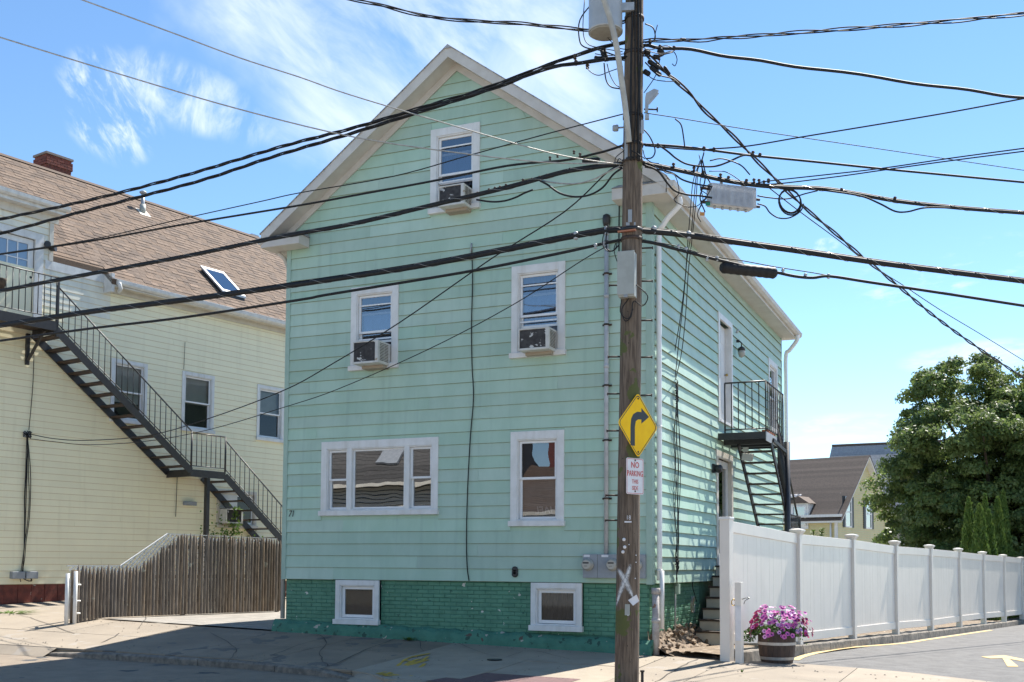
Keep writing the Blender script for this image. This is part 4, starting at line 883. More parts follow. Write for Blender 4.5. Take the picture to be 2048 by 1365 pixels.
# ================================================================== YELLOW HOUSE
yd = Vector((.189, .982, 0)).normalized(); yn = Vector((yd.y, -yd.x, 0)); YO = Vector((-14.767, 2.774, 0)); YP = PL(YO, yd, yn)
yh = empty('yellow_house', YO+yd*3+Z*.7, 'long pale yellow clapboard house with brown shingle roof on the left', 'house')
YL0, YL1, YB, YE = -4.0, 11.0, 1.065, 8.16
ww = dict(w1=(1.07, 2.09, 4.94, 6.46), w2=(3.14, 4.17, 4.94, 6.46), w3=(5.65, 6.64, 4.94, 6.46), w4=(4.33, 5.70, 2.50, 3.49)); dr = (-2.35, -.78, 6.82, 8.98)
holes = list(ww.values())
yw = part('side_wall', wall_panel(YP, YL0, YL1, YB, YE, [(a+.04, b-.04, c+.04, d-.04) for a, b, c, d in holes], -.2, 0), 'yellow_siding', yh)
YP.box(mbu := MB(), YL0, dr[0]+.04, YE, 9.5, -.2, 0); YP.box(mbu, dr[1]-.04, -.55, YE, 9.5, -.2, 0); YP.box(mbu, dr[0]+.04, dr[1]-.04, 8.94, 9.5, -.2, 0); YP.box(mbu, -.55, .80, YE, 8.42, -.2, 0)
part('upper_wall', mbu, 'yellow_worn', yh)
clad(yw, YP, YL0, YL1, YB, YB+43*.1465, .1465, holes+[dr], 'yellow_siding', None, 9.0, .009, lapm='lap_tan', lip=.010)
clad(yw, YP, YL0, 1.0, YB+43*.1465, 8.10, .1465, [dr], 'yellow_worn', None, 9.0, .009, lapm='lap_tan', lip=.010)
clad(yw, YP, 1.003, YL1, YB+43*.1465, 8.10, .1465, [], 'yellow_siding', None, 9.0, .009, lapm='lap_tan', lip=.010)
clad(yw, YP, YL0, .76, 8.10, 8.40, .15, [dr], 'yellow_worn', None, 9.0, .013, lapm='lap_tan', lip=.010)
clad(yw, YP, YL0, -.60, 8.40, 9.30, .15, [dr], 'yellow_worn', None, 9.0, .013, lapm='lap_tan', lip=.010)
part('far_wall', MB().frame(YP.p(YL0, .5, -8), yd*.2, yn*7.8, Z*7.6).frame(YP.p(YL1-.2, .5, -8), yd*.2, yn*7.8, Z*7.6), 'yellow_siding', yh)
part('interior', MB().frame(YP.p(YL0+.3, .8, -7.8), yd*(YL1-YL0-.6), yn*6.9, Z*7.2).frame(YP.p(YL0+.3, 8, -5.5), yd*3.2, yn*4.6, Z*1.3), 'interior', yh)
fnd2 = part('foundation', YP.box(MB(), YL0, YL1, .3, YB-.002, -.2, -.012), 'red_base', yh)
mb = MB()
for i in range(34):
    u = YL0+i*.32; part('base_stone', YP.box(MB(), u+.004, u+.315, .66+random.uniform(-.02, .02), YB-.006, -.012, random.uniform(0, .012)), 'red_base', fnd2)
# flat board strips
part('frieze_board', YP.box(MB(), -.72, .80, 8.22, 8.425, .014, .028), 'worn_white', yh); part('corner_board', YP.box(MB(), -.64, -.54, 8.42, 9.5, .014, .04), 'cream_trim', yh)
part('frieze_board', YP.box(MB(), .80, YL1, 8.02, 8.14, .014, .05), 'cream_trim', yh); part('soffit', YP.box(MB(), .88, YL1, 8.14, 8.17, .014, .30), 'cream_trim', yh)
part('fascia', YP.box(MB(), .88, YL1, 8.12, 8.30, .301, .325), 'worn_white', yh); part('end_board', YP.box(MB(), .80, .88, 7.98, 8.42, .0, .33), 'worn_white', yh)
gutter(YP.p(.92, 8.16, .326), YP.p(YL1, 8.12, .326), yn, 'worn_white', yh)
part('downspout_elbow', MB().tube(curve([YP.p(.94, 8.2, .42), YP.p(.98, 8.06, .42), YP.p(1.02, 8.02, .3)], 4), .045, 8), 'worn_white', yh)
RPT = .877
def rz(n): return 8.30+(.33-n)*RPT          # roof surface height at offset n from the wall
NR = -4.0
def rq(mb, u0, u1, na, nb, up=0, dn=.0, va=None):
    vs = [YP.p(u, rz(n)+k, n) for k in (up, dn) for u, n in ((u0, na), (u1, na), (u1, nb), (u0, nb))]
    return mb.add(vs, [(0, 1, 2, 3), (7, 6, 5, 4), (0, 4, 5, 1), (1, 5, 6, 2), (2, 6, 7, 3), (3, 7, 4, 0)])
yr = part('roof', rq(rq(rq(MB(), .80, YL1, .34, NR, -.012, -.14), -.56, .80, .02, NR, -.012, -.14), YL0, -.56, -1.35, NR, -.012, -.14).add([YP.p(YL0, rz(NR), NR), YP.p(YL1, rz(NR), NR), YP.p(YL1, rz(NR)-4, NR-4.5), YP.p(YL0, rz(NR)-4, NR-4.5)], [(0, 1, 2, 3)]), 'shingle', yh)
# shingles: single tabs on the roof
tabs = []; cdn = .128
k = 0; nn_ = .345
while nn_-cdn > NR:
    u = YL0-random.random()*.3
    while u < YL1:
        w = random.choice((.16, .2, .24, .30)); ub = u+w
        lo = .80 if nn_ > .03 else (-.56 if nn_ > -1.35 else YL0)
        if ub > lo+.03 and u < YL1: tabs.append((max(u, lo), min(ub, YL1), nn_, random.random()))
        u = ub+.006
    nn_ -= cdn; k += 1
tabs.sort(key=lambda t: (YP.p(t[0], rz(t[2]), t[2])-Vector(CAM)).length)
tag_rest = {0: MB(), 1: MB(), 2: MB()}; cnt = 0
mat('shingle_b', (.110, .074, .052), (.095, .065, .047), .9, 40, bump=.6, bscale=180, rnd=.2); mat('shingle_c', (.170, .115, .080), (.135, .092, .064), .9, 40, bump=.6, bscale=180, rnd=.2)
SM = ('shingle', 'shingle_b', 'shingle_c')
for (a, b, n_, q) in tabs:
    th = .008+.012*(q > .45); pr = .006 if q > .45 else 0
    def tab(mb):
        n0, n1 = n_+pr, n_-cdn-.01
        o = [YP.p(a, rz(n0)-.004, n0), YP.p(b, rz(n0)-.004, n0), YP.p(a, rz(n0)+th, n0), YP.p(b, rz(n0)+th, n0), YP.p(b, rz(n1)+.003, n1), YP.p(a, rz(n1)+.003, n1)]
        return mb.add(o, [(0, 1, 3, 2), (2, 3, 4, 5), (0, 2, 5), (1, 4, 3)])
    mi = int(q*2.999)
    if cnt < 299 and b > -1.5: part('shingle', tab(MB()), SM[mi], yr); cnt += 1
    else: tab(tag_rest[mi])
rs = MB()
o = part('shingle', tag_rest[0], 'shingle', yr); tag(o, kind='stuff')
# the other two tones share the same part as extra material slots
me = o.data; allv = MB(); mi_ = []
for k_ in (0, 1, 2): allv.add(tag_rest[k_].v, tag_rest[k_].f); mi_ += [k_]*len(tag_rest[k_].f)
me2 = allv.mesh('shingle', 'shingle'); me2.materials.append(MATS['shingle_b']); me2.materials.append(MATS['shingle_c']); me2.polygons.foreach_set('material_index', mi_); o.data = me2
part('ridge_cap', MB().add([YP.p(YL0, rz(NR)-.07, NR+.12), YP.p(YL1, rz(NR)-.07, NR+.12), YP.p(YL1, rz(NR)+.035, NR), YP.p(YL0, rz(NR)+.035, NR), YP.p(YL1, rz(NR)-.07, NR-.12), YP.p(YL0, rz(NR)-.07, NR-.12)], [(0, 1, 2, 3), (3, 2, 4, 5)]), 'shingle_b', yr)
part('drip_edge', YP.box(MB(), .80, YL1, 8.285, 8.30, .32, .36), 'worn_white', yr)
# shed dormer at the left with its eave
part('dormer_eave', YP.box(MB(), YL0, -.40, 9.48, 9.56, -.02, .28), 'worn_white', yh); part('dormer_eave', YP.box(MB(), YL0, -.44, 9.30, 9.48, .014, .06), 'cream_trim', yh)
part('dormer_fascia', YP.box(MB(), YL0, -.38, 9.56, 9.70, .22, .30), 'worn_white', yh)
part('dormer_roof', MB().add([YP.p(YL0, 9.71, .32), YP.p(-.36, 9.71, .32), YP.p(-.36, 10.05, -1.62), YP.p(YL0, 10.05, -1.62), YP.p(YL0, 9.60, -1.3), YP.p(-.36, 9.60, -1.3)], [(0, 1, 2, 3), (1, 5, 2), (0, 1, 5, 4)]), 'shingle', yh)
gutter(YP.p(YL0, 9.58, .301), YP.p(-.36, 9.55, .301), yn, 'worn_white', yh)
# windows of the yellow house
for k_, (a, b, c, d) in ww.items():
    if k_ == 'w4': continue
    window(yh, YP, a, b, c+.05, d, cas=.085, trimm='white_paint', glassm='pane_light', hd=.09, blind=('blind', c+.72 if k_ != 'w1' else c+.5, 'flat'), proud=.03)
a, b, c, d = ww['w4']; window(yh, YP, a, b, c+.05, d, cas=.075, trimm='cream_trim', glassm='pane_soft', hd=.08, style='single')
part('blind_panel', YP.box(MB(), a+.12, a+.72, c+.5, d-.1, -.02, -.012), 'blind', yh)
# upper door with nine panes
dm = MB(); YP.box(dm, dr[0], dr[0]+.13, dr[2], dr[3], -.01, .045); YP.box(dm, dr[1]-.2, dr[1], dr[2], dr[3], -.01, .045); YP.box(dm, dr[0]+.13, dr[1]-.2, dr[3]-.16, dr[3], -.01, .046)
df = part('door_frame', dm, 'worn_white', yh); a, b = dr[0]+.14, dr[1]-.21; c, d = dr[2]+.03, dr[3]-.17
lf = MB(); YP.box(lf, a, a+.13, c, d, -.06, -.02); YP.box(lf, b-.13, b, c, d, -.06, -.02); YP.box(lf, a+.13, b-.13, c, c+.75, -.06, -.021); YP.box(lf, a+.13, b-.13, d-.12, d, -.06, -.021); part('door_leaf', lf, 'white_paint', df)
for i in (1, 2, 3): u = a+.13+(b-a-.26)*i/4; part('glazing_bar', YP.box(MB(), u-.01, u+.01, c+.75, d-.12, -.05, -.025), 'white_vinyl', df)
for i in (1, 2): z = c+.75+(d-.12-c-.75)*i/3; part('glazing_bar', YP.box(MB(), a+.13, b-.13, z-.01, z+.01, -.05, -.0255), 'white_vinyl', df)
part('pane', MB().add([YP.p(a+.13, c+.75, -.04), YP.p(b-.13, c+.75, -.04), YP.p(b-.13, d-.12, -.04), YP.p(a+.13, d-.12, -.04)], [(0, 1, 2, 3)]), 'pane', df); part('curtain', MB().add([YP.p(a+.1, c+.7, -.1), YP.p(b-.1, c+.7, -.1), YP.p(b-.1, d-.1, -.1), YP.p(a+.1, d-.1, -.1)], [(0, 1, 2, 3)]), 'blind', df)
part('door_knob', MB().lathe(YP.p(b-.06, c+.95, -.02), [(.03, 0), (.03, .02), (.015, .03), (.03, .05), (.02, .07)], 10, yn).lathe(YP.p(b-.06, c+1.1, -.02), [(.03, 0), (.03, .02)], 10, yn), 'black_iron', df)
part('wall_lamp', MB().lathe(YP.p(-.98+.3, 8.75, .02), [(.06, 0), (.06, .02)], 12, yn).lathe(YP.p(-.72, 8.76, .06), [(.05, -.05), (.07, .05), (.075, .1)], 10, yn+yd*-.4).lathe(YP.p(-.60, 8.70, .06), [(.04, -.05), (.06, .05), (.065, .1)], 10, yn+yd*.6), 'black_iron', yh)
# chimney, vent pipe, skylight, wall boxes
ch0 = YP.p(1.85, 0, NR-.25); chn = part('chimney', MB().frame(ch0+Z*10.9, yd*.72, yn*-.55, Z*1.72), 'mortar', yh)
for i in range(19):
    z = 11.25+i*.073; e = .03 if i >= 15 and i < 18 else .0
    for (P0, U, n_, L) in ((ch0, yd, yn, .72), (ch0, -yn, -yd, .55), (ch0+yd*.72, -yn, yd, .55)):
        u = -e-(.1 if i % 2 else 0)
        while u < L+e-.02:
            p_, q_ = max(u, -e), min(u+.2, L+e); u += .21
            if q_-p_ > .02: part('brick', MB().frame(P0+U*p_+Z*z-n_*.01, U*(q_-p_), n_*(.022+e+random.uniform(0, .004)), Z*.062), 'red_brick', chn)
part('chimney_cap', MB().frame(ch0+yd*-.05+yn*.05+Z*12.62, yd*.82, yn*-.65, Z*.06), 'mortar', chn)
vb = -3.28; vz = rz(vb)
vp = part('vent_pipe', MB().tube([YP.p(4.22, vz-.1, vb), YP.p(4.22, vz+.55, vb)], .05, 12), 'galv', yh); part('vent_collar', MB().tube([YP.p(4.22, vz-.05, vb), YP.p(4.22, vz+.22, vb)], .085, 12), 'grey_box', yh)
part('vent_cap', MB().lathe(YP.p(4.22, vz+.53, vb), [(.06, 0), (.10, .03), (.10, .06), (.03, .10)], 12), 'galv', yh); part('flashing', rq(MB(), 4.05, 4.40, vb+.16, vb-.1, .022, .012), 'cream_trim', yh)
skw = part('skylight', rq(MB(), 4.50, 5.26, -.12, -1.02, .14, 0), 'letter_black', yh); part('skylight_glass', rq(MB(), 4.56, 5.20, -.19, -.96, .148, .142), 'skylight_glass', yh)
fr = MB(); rq(fr, 4.48, 4.56, -.10, -1.04, .16, .10); rq(fr, 5.20, 5.28, -.10, -1.04, .16, .10); rq(fr, 4.56, 5.20, -.10, -.18, .16, .10); rq(fr, 4.56, 5.20, -.96, -1.04, .16, .10); part('skylight_frame', fr, 'galv', yh)
part('ridge_vent', MB().frame(YP.p(9.15, rz(NR)-.1, NR-.3), yd*.3, yn*-.35, Z*.30), 'galv', yh)
for (u0, u1, z0, z1) in ((-1.33, -1.03, 1.19, 1.35), (-1.0, -.72, 1.19, 1.35)): part('wall_box', YP.box(MB(), u0, u1, z0, z1, .012, .13), 'meter_grey', yh, .01)
part('wall_vent', YP.box(MB(), 3.25, 3.62, 3.02, 3.12, .01, .11), 'meter_grey', yh, .01)
part('wire_bracket', YP.box(MB(), -1.12, -.95, 4.33, 4.45, .01, .06), 'galv', yh)
for q in range(6):
    P = []; b_ = random.uniform(-.03, .03)
    for zz in (4.42, 4.0, 3.5, 3.0, 2.5, 2.0, 1.6, 1.3): P.append(YP.p(-1.05+b_+(.12*math.sin((4.4-zz)*1.1)*(q > 3))+random.uniform(-.015, .015), zz, .05+.02*random.random()))
    part('wall_wire', MB().tube(curve(P, 4), .009, 5), 'cable', yh)
P = [YP.p(-1.05+.1*math.sin(i*1.9), 4.4+.08*math.cos(i*2.3), .06+.02*math.sin(i)) for i in range(16)]; part('wire_tangle', MB().tube(curve(P, 4), .008, 5), 'cable', yh)
P = [YP.p(-1.0+.15*math.sin(i*1.3), 1.2+.06*math.cos(i*1.7)-.02*i/9, .1) for i in range(10)]; part('wire_tangle', MB().tube(curve(P, 4), .009, 5), 'cable', yh)
part('wall_wire', MB().tube(curve([YP.p(-.93, 6.4, .03), YP.p(-.93, 5.6, .03), YP.p(-.96, 5.0, .03), YP.p(-1.0, 4.5, .04)], 4), .008, 5), 'cable', yh)
part('wall_wire', MB().tube(curve([YP.p(3.05, 3.9, .03), YP.p(3.04, 3.4, .03), YP.p(3.03, 2.72, .03)], 4), .008, 5), 'cable', yh)
part('wall_wire', MB().tube([YP.p(3.17, 6.5, .03), YP.p(3.19, 7.2, .03)], .006, 5), 'cable', yh)
# stair of the yellow house
ys = empty('iron_stairway', YP.p(3.2, .8, .5), 'long black iron outside stairway with two flights on the yellow house', 'stairway')
def yq(u, z, n): return YP.p(u, z, n)
part('landing', YP.box(MB(), -2.9, -1.0, 6.74, 6.82, .03, .97), 'tread_iron', ys); part('fascia', YP.box(MB(), -2.9, -.98, 6.62, 6.83, .97, .99), 'black_iron', ys); part('fascia', YP.box(MB(), -.99, -.97, 6.62, 6.83, .03, .99), 'black_iron', ys)
part('bracket', MB().tube([yq(-1.1, 6.1, .05), yq(-1.1, 6.1, .051)], .001, 4).frame(yq(-1.14, 5.95, .02), yd*.08, yn*.06, Z*.7), 'black_iron', ys); part('brace', bar(MB(), yq(-1.1, 6.05, .08), yq(-1.1, 6.65, .7), .05), 'black_iron', ys)
def flight(u0, z0, u1, z1, n0, n1, steps_, rail=.80, nb=22):
    for n_ in (n0, n1): part('stringer', bar(MB(), yq(u0, z0-.08, n_), yq(u1, z1-.08, n_), .035, .17), 'black_iron', ys)
    for i in range(steps_):
        f = (i+.6)/steps_; u, z = u0+(u1-u0)*f, z0+(z1-z0)*f-.05; part('tread', YP.box(MB(), u-.13, u+.12, z-.02, z+.012, n0+.02, n1-.02), 'tread_iron', ys)
    part('hand_rail', MB().tube([yq(u0, z0+rail, n1), yq(u1, z1+rail, n1)], .017, 6), 'black_iron', ys); part('bottom_rail', MB().tube([yq(u0, z0+.09, n1), yq(u1, z1+.09, n1)], .012, 6), 'black_iron', ys)
    for i in range(nb+1):
        f = i/nb; p = yq(u0+(u1-u0)*f, z0+(z1-z0)*f+.03, n1); part('baluster', MB().tube([p, p+Z*(rail-.03)], .0105 if i not in (0, nb) else .018, 5), 'black_iron', ys)
flight(-1.0, 6.74, 2.72, 3.90, .07, .96, 13, .90, 24)
part('landing', YP.box(MB(), 2.72, 3.78, 3.80, 3.86, .05, .95), 'tread_iron', ys); part('fascia', YP.box(MB(), 2.70, 3.80, 3.68, 3.86, .95, .975), 'black_iron', ys); part('fascia', YP.box(MB(), 2.70, 2.725, 3.68, 3.86, .05, .95), 'black_iron', ys)
railing(ys, yq(2.74, 3.86, .96), yq(3.78, 3.86, .96), .90, 7, r=.0105)
flight(3.80, 3.84, 7.3, 1.02, .07, .96, 12, .82, 22)
part('column', MB().frame(yq(3.24, .6, .84), yd*.10, yn*.10, Z*3.08), 'black_iron', ys)
railing(ys, yq(-2.9, 6.83, .96), yq(-1.0, 6.83, .96), .98, 13, r=.0105); part('post', MB().frame(yq(-1.0, 6.5, .94), yd*.05, yn*.05, Z*1.32), 'black_iron', ys)
tag(part('plant_pot', MB().lathe(yq(-2.25, 7.3, .93), [(.06, 0), (.09, .16), (.10, .18), (.10, .22)], 14), 'bark'), 'small pot hung on the railing of the upper iron landing', 'pot')
# vine by the low window of the yellow house
mb = MB()
for i in range(320):
    p = yq(4.4+random.gauss(0, .42), 1.9+abs(random.gauss(0, .42)), .25+random.gauss(0, .1)); d = Vector((random.uniform(-1, 1), random.uniform(-1, 1), random.uniform(-1, 1))).normalized()*.035; g = d.orthogonal()*.6; mb.add([p-d, p+g, p+d, p-g], [(0, 1, 2, 3)])
for i in range(90):
    p = yq(4.75+random.gauss(0, .08), 2.3+random.uniform(0, .75), .3+random.gauss(0, .05)); d = Vector((random.uniform(-1, 1), random.uniform(-1, 1), random.uniform(-1, 1))).normalized()*.05; g = d.orthogonal()*.6; mb.add([p-d, p+g, p+d, p-g], [(0, 1, 2, 3)])
tag(part('bush', mb, 'weed'), 'straggly green shrub behind the picket fence under the low window', 'shrub')
# ================================================================== STOCKADE FENCE
SA, SB_ = Vector((-10.90, -.62, 0)), Vector((-9.93, 4.55, 0)); sL = (SB_-SA).length; sdir_ = (SB_-SA).normalized(); snn = Vector((sdir_.y, -sdir_.x, 0)); SF = PL(SA, sdir_, snn)
st = empty('stockade_fence', (SA+SB_)/2+Z*.4, 'weathered grey brown stockade fence of pointed pickets', 'fence')
npk = 66
def stop(u):
    # height of picket tips along the fence, from the low run to the high run
    return 1.50 if u < 1.35 else (1.50+.68*(u-1.35)/1.0 if u < 2.35 else 2.17-.05*(u-2.35)/2.8)
for i in range(npk):
    w = sL/npk; u = (i+.5)*w; g = zg(SF.p(u, 0).x, SF.p(u, 0).y)+.02; t = stop(u)+random.uniform(-.03, .03); r_ = w*.5*random.uniform(.86, 1.05); u += random.uniform(-.006, .006); mb = MB()
    ln = random.uniform(-.018, .018); k = 5; vs = []
    for (z, s_) in ((g, 1), (t-.16, 1), (t-.07, .62), (t, .06)):
        for j in range(k): a = math.pi*j/(k-1); vs.append(SF.p(u-math.cos(a)*r_*s_*.97+ln*(z-g), z, math.sin(a)*.028*s_))
    mb.add(vs, [(q*k+j, q*k+j+1, q*k+k+j+1, q*k+k+j) for q in range(3) for j in range(k-1)], True); mb.add([SF.p(u-r_*.97, g, 0), SF.p(u+r_*.97, g, 0), SF.p(u+r_*.97, t-.16, 0), SF.p(u, t, 0), SF.p(u-r_*.97, t-.16, 0)], [(4, 3, 2, 1, 0)])
    part('picket', mb, 'picket', st)
for z in (.75, 1.25, 1.85):
    part('back_rail', SF.box(MB(), 0 if z < 1.5 else 2.1, sL, z, z+.07, -.07, -.003), 'picket', st)
for u in (0, 2.5, 5.1): part('fence_post', MB().tube([SF.p(u, .3, -.09), SF.p(u, 1.42 if u < 1 else 2.0, -.09)], .05, 8), 'picket', st)
lt = empty('lattice_fence', SF.p(2.5, .5, -.3), 'white lattice fence standing just behind the pointed pickets', 'fence')
def ltop(u): return 1.50 if u < 1.15 else (1.50+.66*(u-1.15)/1.1 if u < 2.25 else 2.16-.04*(u-2.25)/3)
part('back_panel', MB().add([SF.p(u, z, -.36) for u in (.0, .9, 2.1, sL) for z in (.5, 1.2)], [(0, 2, 3, 1), (2, 4, 5, 3), (4, 6, 7, 5)]), 'lattice', lt)
for s_ in (1, -1):
    u = -1.4
    while u < sL+1.4:
        # slat leaning 45 degrees between z=1.2 and the sloping top
        z0 = 1.0; pts = []
        for f in lin(0, 1.25, 26):
            uu = u+s_*f
            if 0 <= uu <= sL and z0+f <= ltop(uu): pts.append((uu, z0+f))
        if len(pts) > 2: a, b = pts[0], pts[-1]; part('lattice_slat', bar(MB(), SF.p(a[0], a[1], -.30-.012*(s_ > 0)), SF.p(b[0], b[1], -.30-.012*(s_ > 0)), .009, .032, snn), 'lattice', lt)
        u += .105
P = [SF.p(u, ltop(u)+.0, -.30) for u in (0, 1.15, 2.25, sL)]
for a, b in zip(P, P[1:]): part('top_rail', bar(MB(), a, b, .03, .018), 'lattice', lt)
gt = empty('gate_posts', SF.p(-.12, .4, 0), 'pair of white metal posts with hinges at the low end of the picket fence', 'post')
part('post', MB().tube([SF.p(-.20, .35, .02), SF.p(-.20, 1.36, .02)], .035, 8), 'white_paint', gt); part('post', MB().tube([SF.p(-.06, .35, .06), SF.p(-.06, 1.40, .06)], .035, 8), 'white_paint', gt)
part('frame_rail', MB().tube([SF.p(-.06, 1.33, .06), SF.p(.10, 1.33, -.25)], .025, 8), 'white_paint', gt)
for z in (.62, .85, 1.15): part('hinge', MB().tube([SF.p(-.06, z, .06), SF.p(.05, z, .06)], .016, 6), 'white_paint', gt)
# ================================================================== AIR CONDITIONERS
def ac(pl, u0, u1, z0, z1, n0, n1, label, mgr='ac_grille'):
    o = empty('air_conditioner', pl.p((u0+u1)/2, z0, n0), label, 'air conditioner', 'window air conditioners')
    e = .022; fr_ = MB(); pl.box(fr_, u0, u1, z0, z1, n0, n1-.02); part('casing', fr_, 'ac_white', o, .008)
    bz = MB(); pl.box(bz, u0, u0+e, z0, z1, n1-.0199, n1+.008); pl.box(bz, u1-e*2.6, u1, z0, z1, n1-.0199, n1+.008); pl.box(bz, u0+e, u1-e*2.6, z0, z0+e*1.6, n1-.0199, n1+.007); pl.box(bz, u0+e, u1-e*2.6, z1-e, z1, n1-.0199, n1+.007); part('bezel', bz, 'ac_white', o, .004)
    gr = part('grille', pl.box(MB(), u0+e, u1-e*2.6, z0+e*1.6, z1-e, n1-.0199, n1-.012), mgr, o)
    fm = MB(); n = 22
    for i in range(n): u = u0+e+.004+(u1-u0-e*3.6-.008)*i/(n-1); pl.box(fm, u-.0015, u+.0015, z0+e*1.6, z1-e, n1-.0119, n1-.004)
    part('fin_rows', fm, mgr, o)
    for q in range(2):
        for i in range(12):
            z = z0+.05+(z1-z0-.1)*i/11; a = n0+(n1-n0)*(.32+.3*q)
            part('louvre', MB().frame(pl.p(u1-.001, z, a), pl.U*.006, Z*.012, pl.N*((n1-n0)*.26)), 'ac_vent', o)
    part('side_panel', pl.box(MB(), u1+.004, u1+.20, z0+.02, z1, -.08, -.06), 'ac_white', o); part('support', pl.box(MB(), u0+.05, u1-.03, z0-.05, z0-.001, -.05, n1*.5), 'cardboard', o)
def acx(px0, px1, y0, y1, prot, label):
    a = front_pt(px0, (y0+y1)/2, -prot); b = front_pt(px1, (y0+y1)/2, -prot); t = front_pt((px0+px1)/2, y0, -prot).z; bo = front_pt((px0+px1)/2, y1, -prot).z
    ac(FP, a.x+HW, b.x+HW, bo, t, -.06, prot, label)
acx(705.5, 756, 682, 727, .42, 'air conditioner jutting far out of the left middle window, white with worn black grille')
acx(1036.5, 1098, 656, 700, .34, 'air conditioner in the right middle window, dark grille with heavily flaked white paint')
acx(876.5, 928, 370, 411, .33, 'air conditioner under the raised sash of the small attic window')
ac(YP, 4.42, 4.98, 2.60, 2.98, -.05, .30, 'air conditioner low in the yellow house window behind the black stairs')
# ================================================================== UTILITY POLE
PB, PT = Vector((.579, -3.0, 0)), Vector((.700, -3.0, 9.9)); paxis = (PT-PB).normalized()
def pc(z): return PB+paxis*(z/paxis.z)
def prad(z): return .150-.0042*z
up = empty('utility_pole', (.58, -3.0, .13), 'weathered wooden utility pole with a white spray painted X at the sidewalk', 'utility pole')
mb = MB(); n = 22; lv = lin(-.4, 11.3, 60); vs = []
for z in lv:
    for k in range(n):
        a = 2*math.pi*k/n; r_ = prad(z)*(1+.03*noise.noise((math.cos(a)*2.2, math.sin(a)*2.2, z*.5))+.018*noise.noise((math.cos(a)*9, math.sin(a)*9, z*.7))); vs.append(pc(z)+Vector((math.cos(a)*r_, math.sin(a)*r_, 0)))
mb.add(vs, [(i*n+k, i*n+(k+1) % n, (i+1)*n+(k+1) % n, (i+1)*n+k) for i in range(len(lv)-1) for k in range(n)]+[tuple(range((len(lv)-1)*n, len(lv)*n))], True); shaft = part('shaft', mb, 'pole_wood', up)
tocam = (Vector((CAM[0], CAM[1], 0))-Vector((.6, -3, 0))).normalized(); tor = Vector((-tocam.y, tocam.x, 0))
def pole_pt(px, py, out=0):
    """point on the camera side surface of the pole sighted at (px, py)"""
    A = pc(3); pp = vplane(px, py, (A.x, A.y), (A.x+tor.x, A.y+tor.y)); c_ = pc(pp.z); du = (pp-c_).dot(tor); r_ = prad(pp.z)+out
    du = max(-r_*.98, min(r_*.98, du)); return c_+tor*du+tocam*math.sqrt(max(0, r_*r_-du*du))
def wrap_strip(name, pts, w, m, out=.003, fade=False):
    """thin paint or plate strip lying on the pole surface; fade softens its edges like spray"""
    P = pts; mb = MB(); K = (-.5, -.25, 0, .25, .5); al = []
    for i, (x, y) in enumerate(P):
        x2, y2 = P[min(i+1, len(P)-1)]; x1, y1 = P[max(i-1, 0)]; dx, dy = x2-x1, y2-y1; l = math.hypot(dx, dy) or 1; nx, ny = -dy/l, dx/l; ww_ = w[i] if isinstance(w, list) else w
        for s_ in K: mb.v.append(tuple(pole_pt(x+nx*ww_*s_, y+ny*ww_*s_, out))); al.append((1-abs(s_)*2)**1.2*min(1, i/4+.1, (len(P)-1-i)/4+.1))
    n = len(K); mb.f = [(n*i+k, n*i+k+1, n*i+n+k+1, n*i+n+k) for i in range(len(P)-1) for k in range(n-1)]; mb.sm = [True]*len(mb.f); o = part(name, mb, m, shaft)
    if fade: at = o.data.attributes.new('fade', 'FLOAT', 'POINT'); at.data.foreach_set('value', al)
    return o
mS = bpy.data.materials.new('spray_fade'); mS.use_nodes = True; MATS['spray_fade'] = mS; nt = mS.node_tree; pN = nt.nodes['Principled BSDF']; pN.inputs['Base Color'].default_value = (.62, .62, .61, 1); pN.inputs['Roughness'].default_value = .85
g_ = nt.nodes.new('ShaderNodeNewGeometry'); t_ = nt.nodes.new('ShaderNodeTexNoise'); t_.inputs['Scale'].default_value = 26; t_.inputs['Detail'].default_value = 8; nt.links.new(g_.outputs['Position'], t_.inputs['Vector'])
r_ = nt.nodes.new('ShaderNodeMapRange'); nt.links.new(t_.outputs[0], r_.inputs[0]); r_.inputs[1].default_value = .25; r_.inputs[2].default_value = .55; r_.inputs[3].default_value = .35; r_.inputs[4].default_value = 1.25; fmx = 1; fa = nt.nodes.new('ShaderNodeAttribute'); fa.attribute_name = 'fade'; fm_ = nt.nodes.new('ShaderNodeMath'); fm_.operation = 'MULTIPLY'; nt.links.new(fa.outputs['Fac'], fm_.inputs[0]); nt.links.new(r_.outputs[0], fm_.inputs[1]); nt.links.new(fm_.outputs[0], pN.inputs['Alpha'])
def stroke(pts, w):
    P = []; 
    for (x0, y0), (x1, y1) in zip(pts, pts[1:]): P += [(x0+(x1-x0)*k/8, y0+(y1-y0)*k/8) for k in range(8)]
    P.append(pts[-1]); n_ = len(P); wrap_strip('spray_stroke', P, [w*(.45+.55*math.sin(math.pi*min(1, (i+1)/n_*1.1)))+random.uniform(-.4, .4) for i in range(n_)], 'spray_fade', .004, True)
stroke([(1235, 1137), (1247, 1155), (1257, 1176), (1268, 1198)], 15); stroke([(1261, 1128), (1255, 1150), (1247, 1168), (1240, 1185), (1232, 1214)], 14)
for (x, y) in ((1248, 1080), (1249.5, 1095), (1246, 1104.5)): part('pole_tag', MB().lathe(pole_pt(x, y, .0), [(.021, 0), (.021, .006), (.006, .008)], 12, tocam), 'sign_white', shaft)
wrap_strip('tag_plate', [(1255, 1208), (1254.5, 1230)], 10, 'grey_box', .006)
tagn = MB().poly([pole_pt(1256, 1200, .01), pole_pt(1266, 1211, .015), pole_pt(1275, 1202, .02)+tor*.02, pole_pt(1273, 1189, .02)], tocam, .004); part('paper_note', tagn, 'sign_white', shaft)
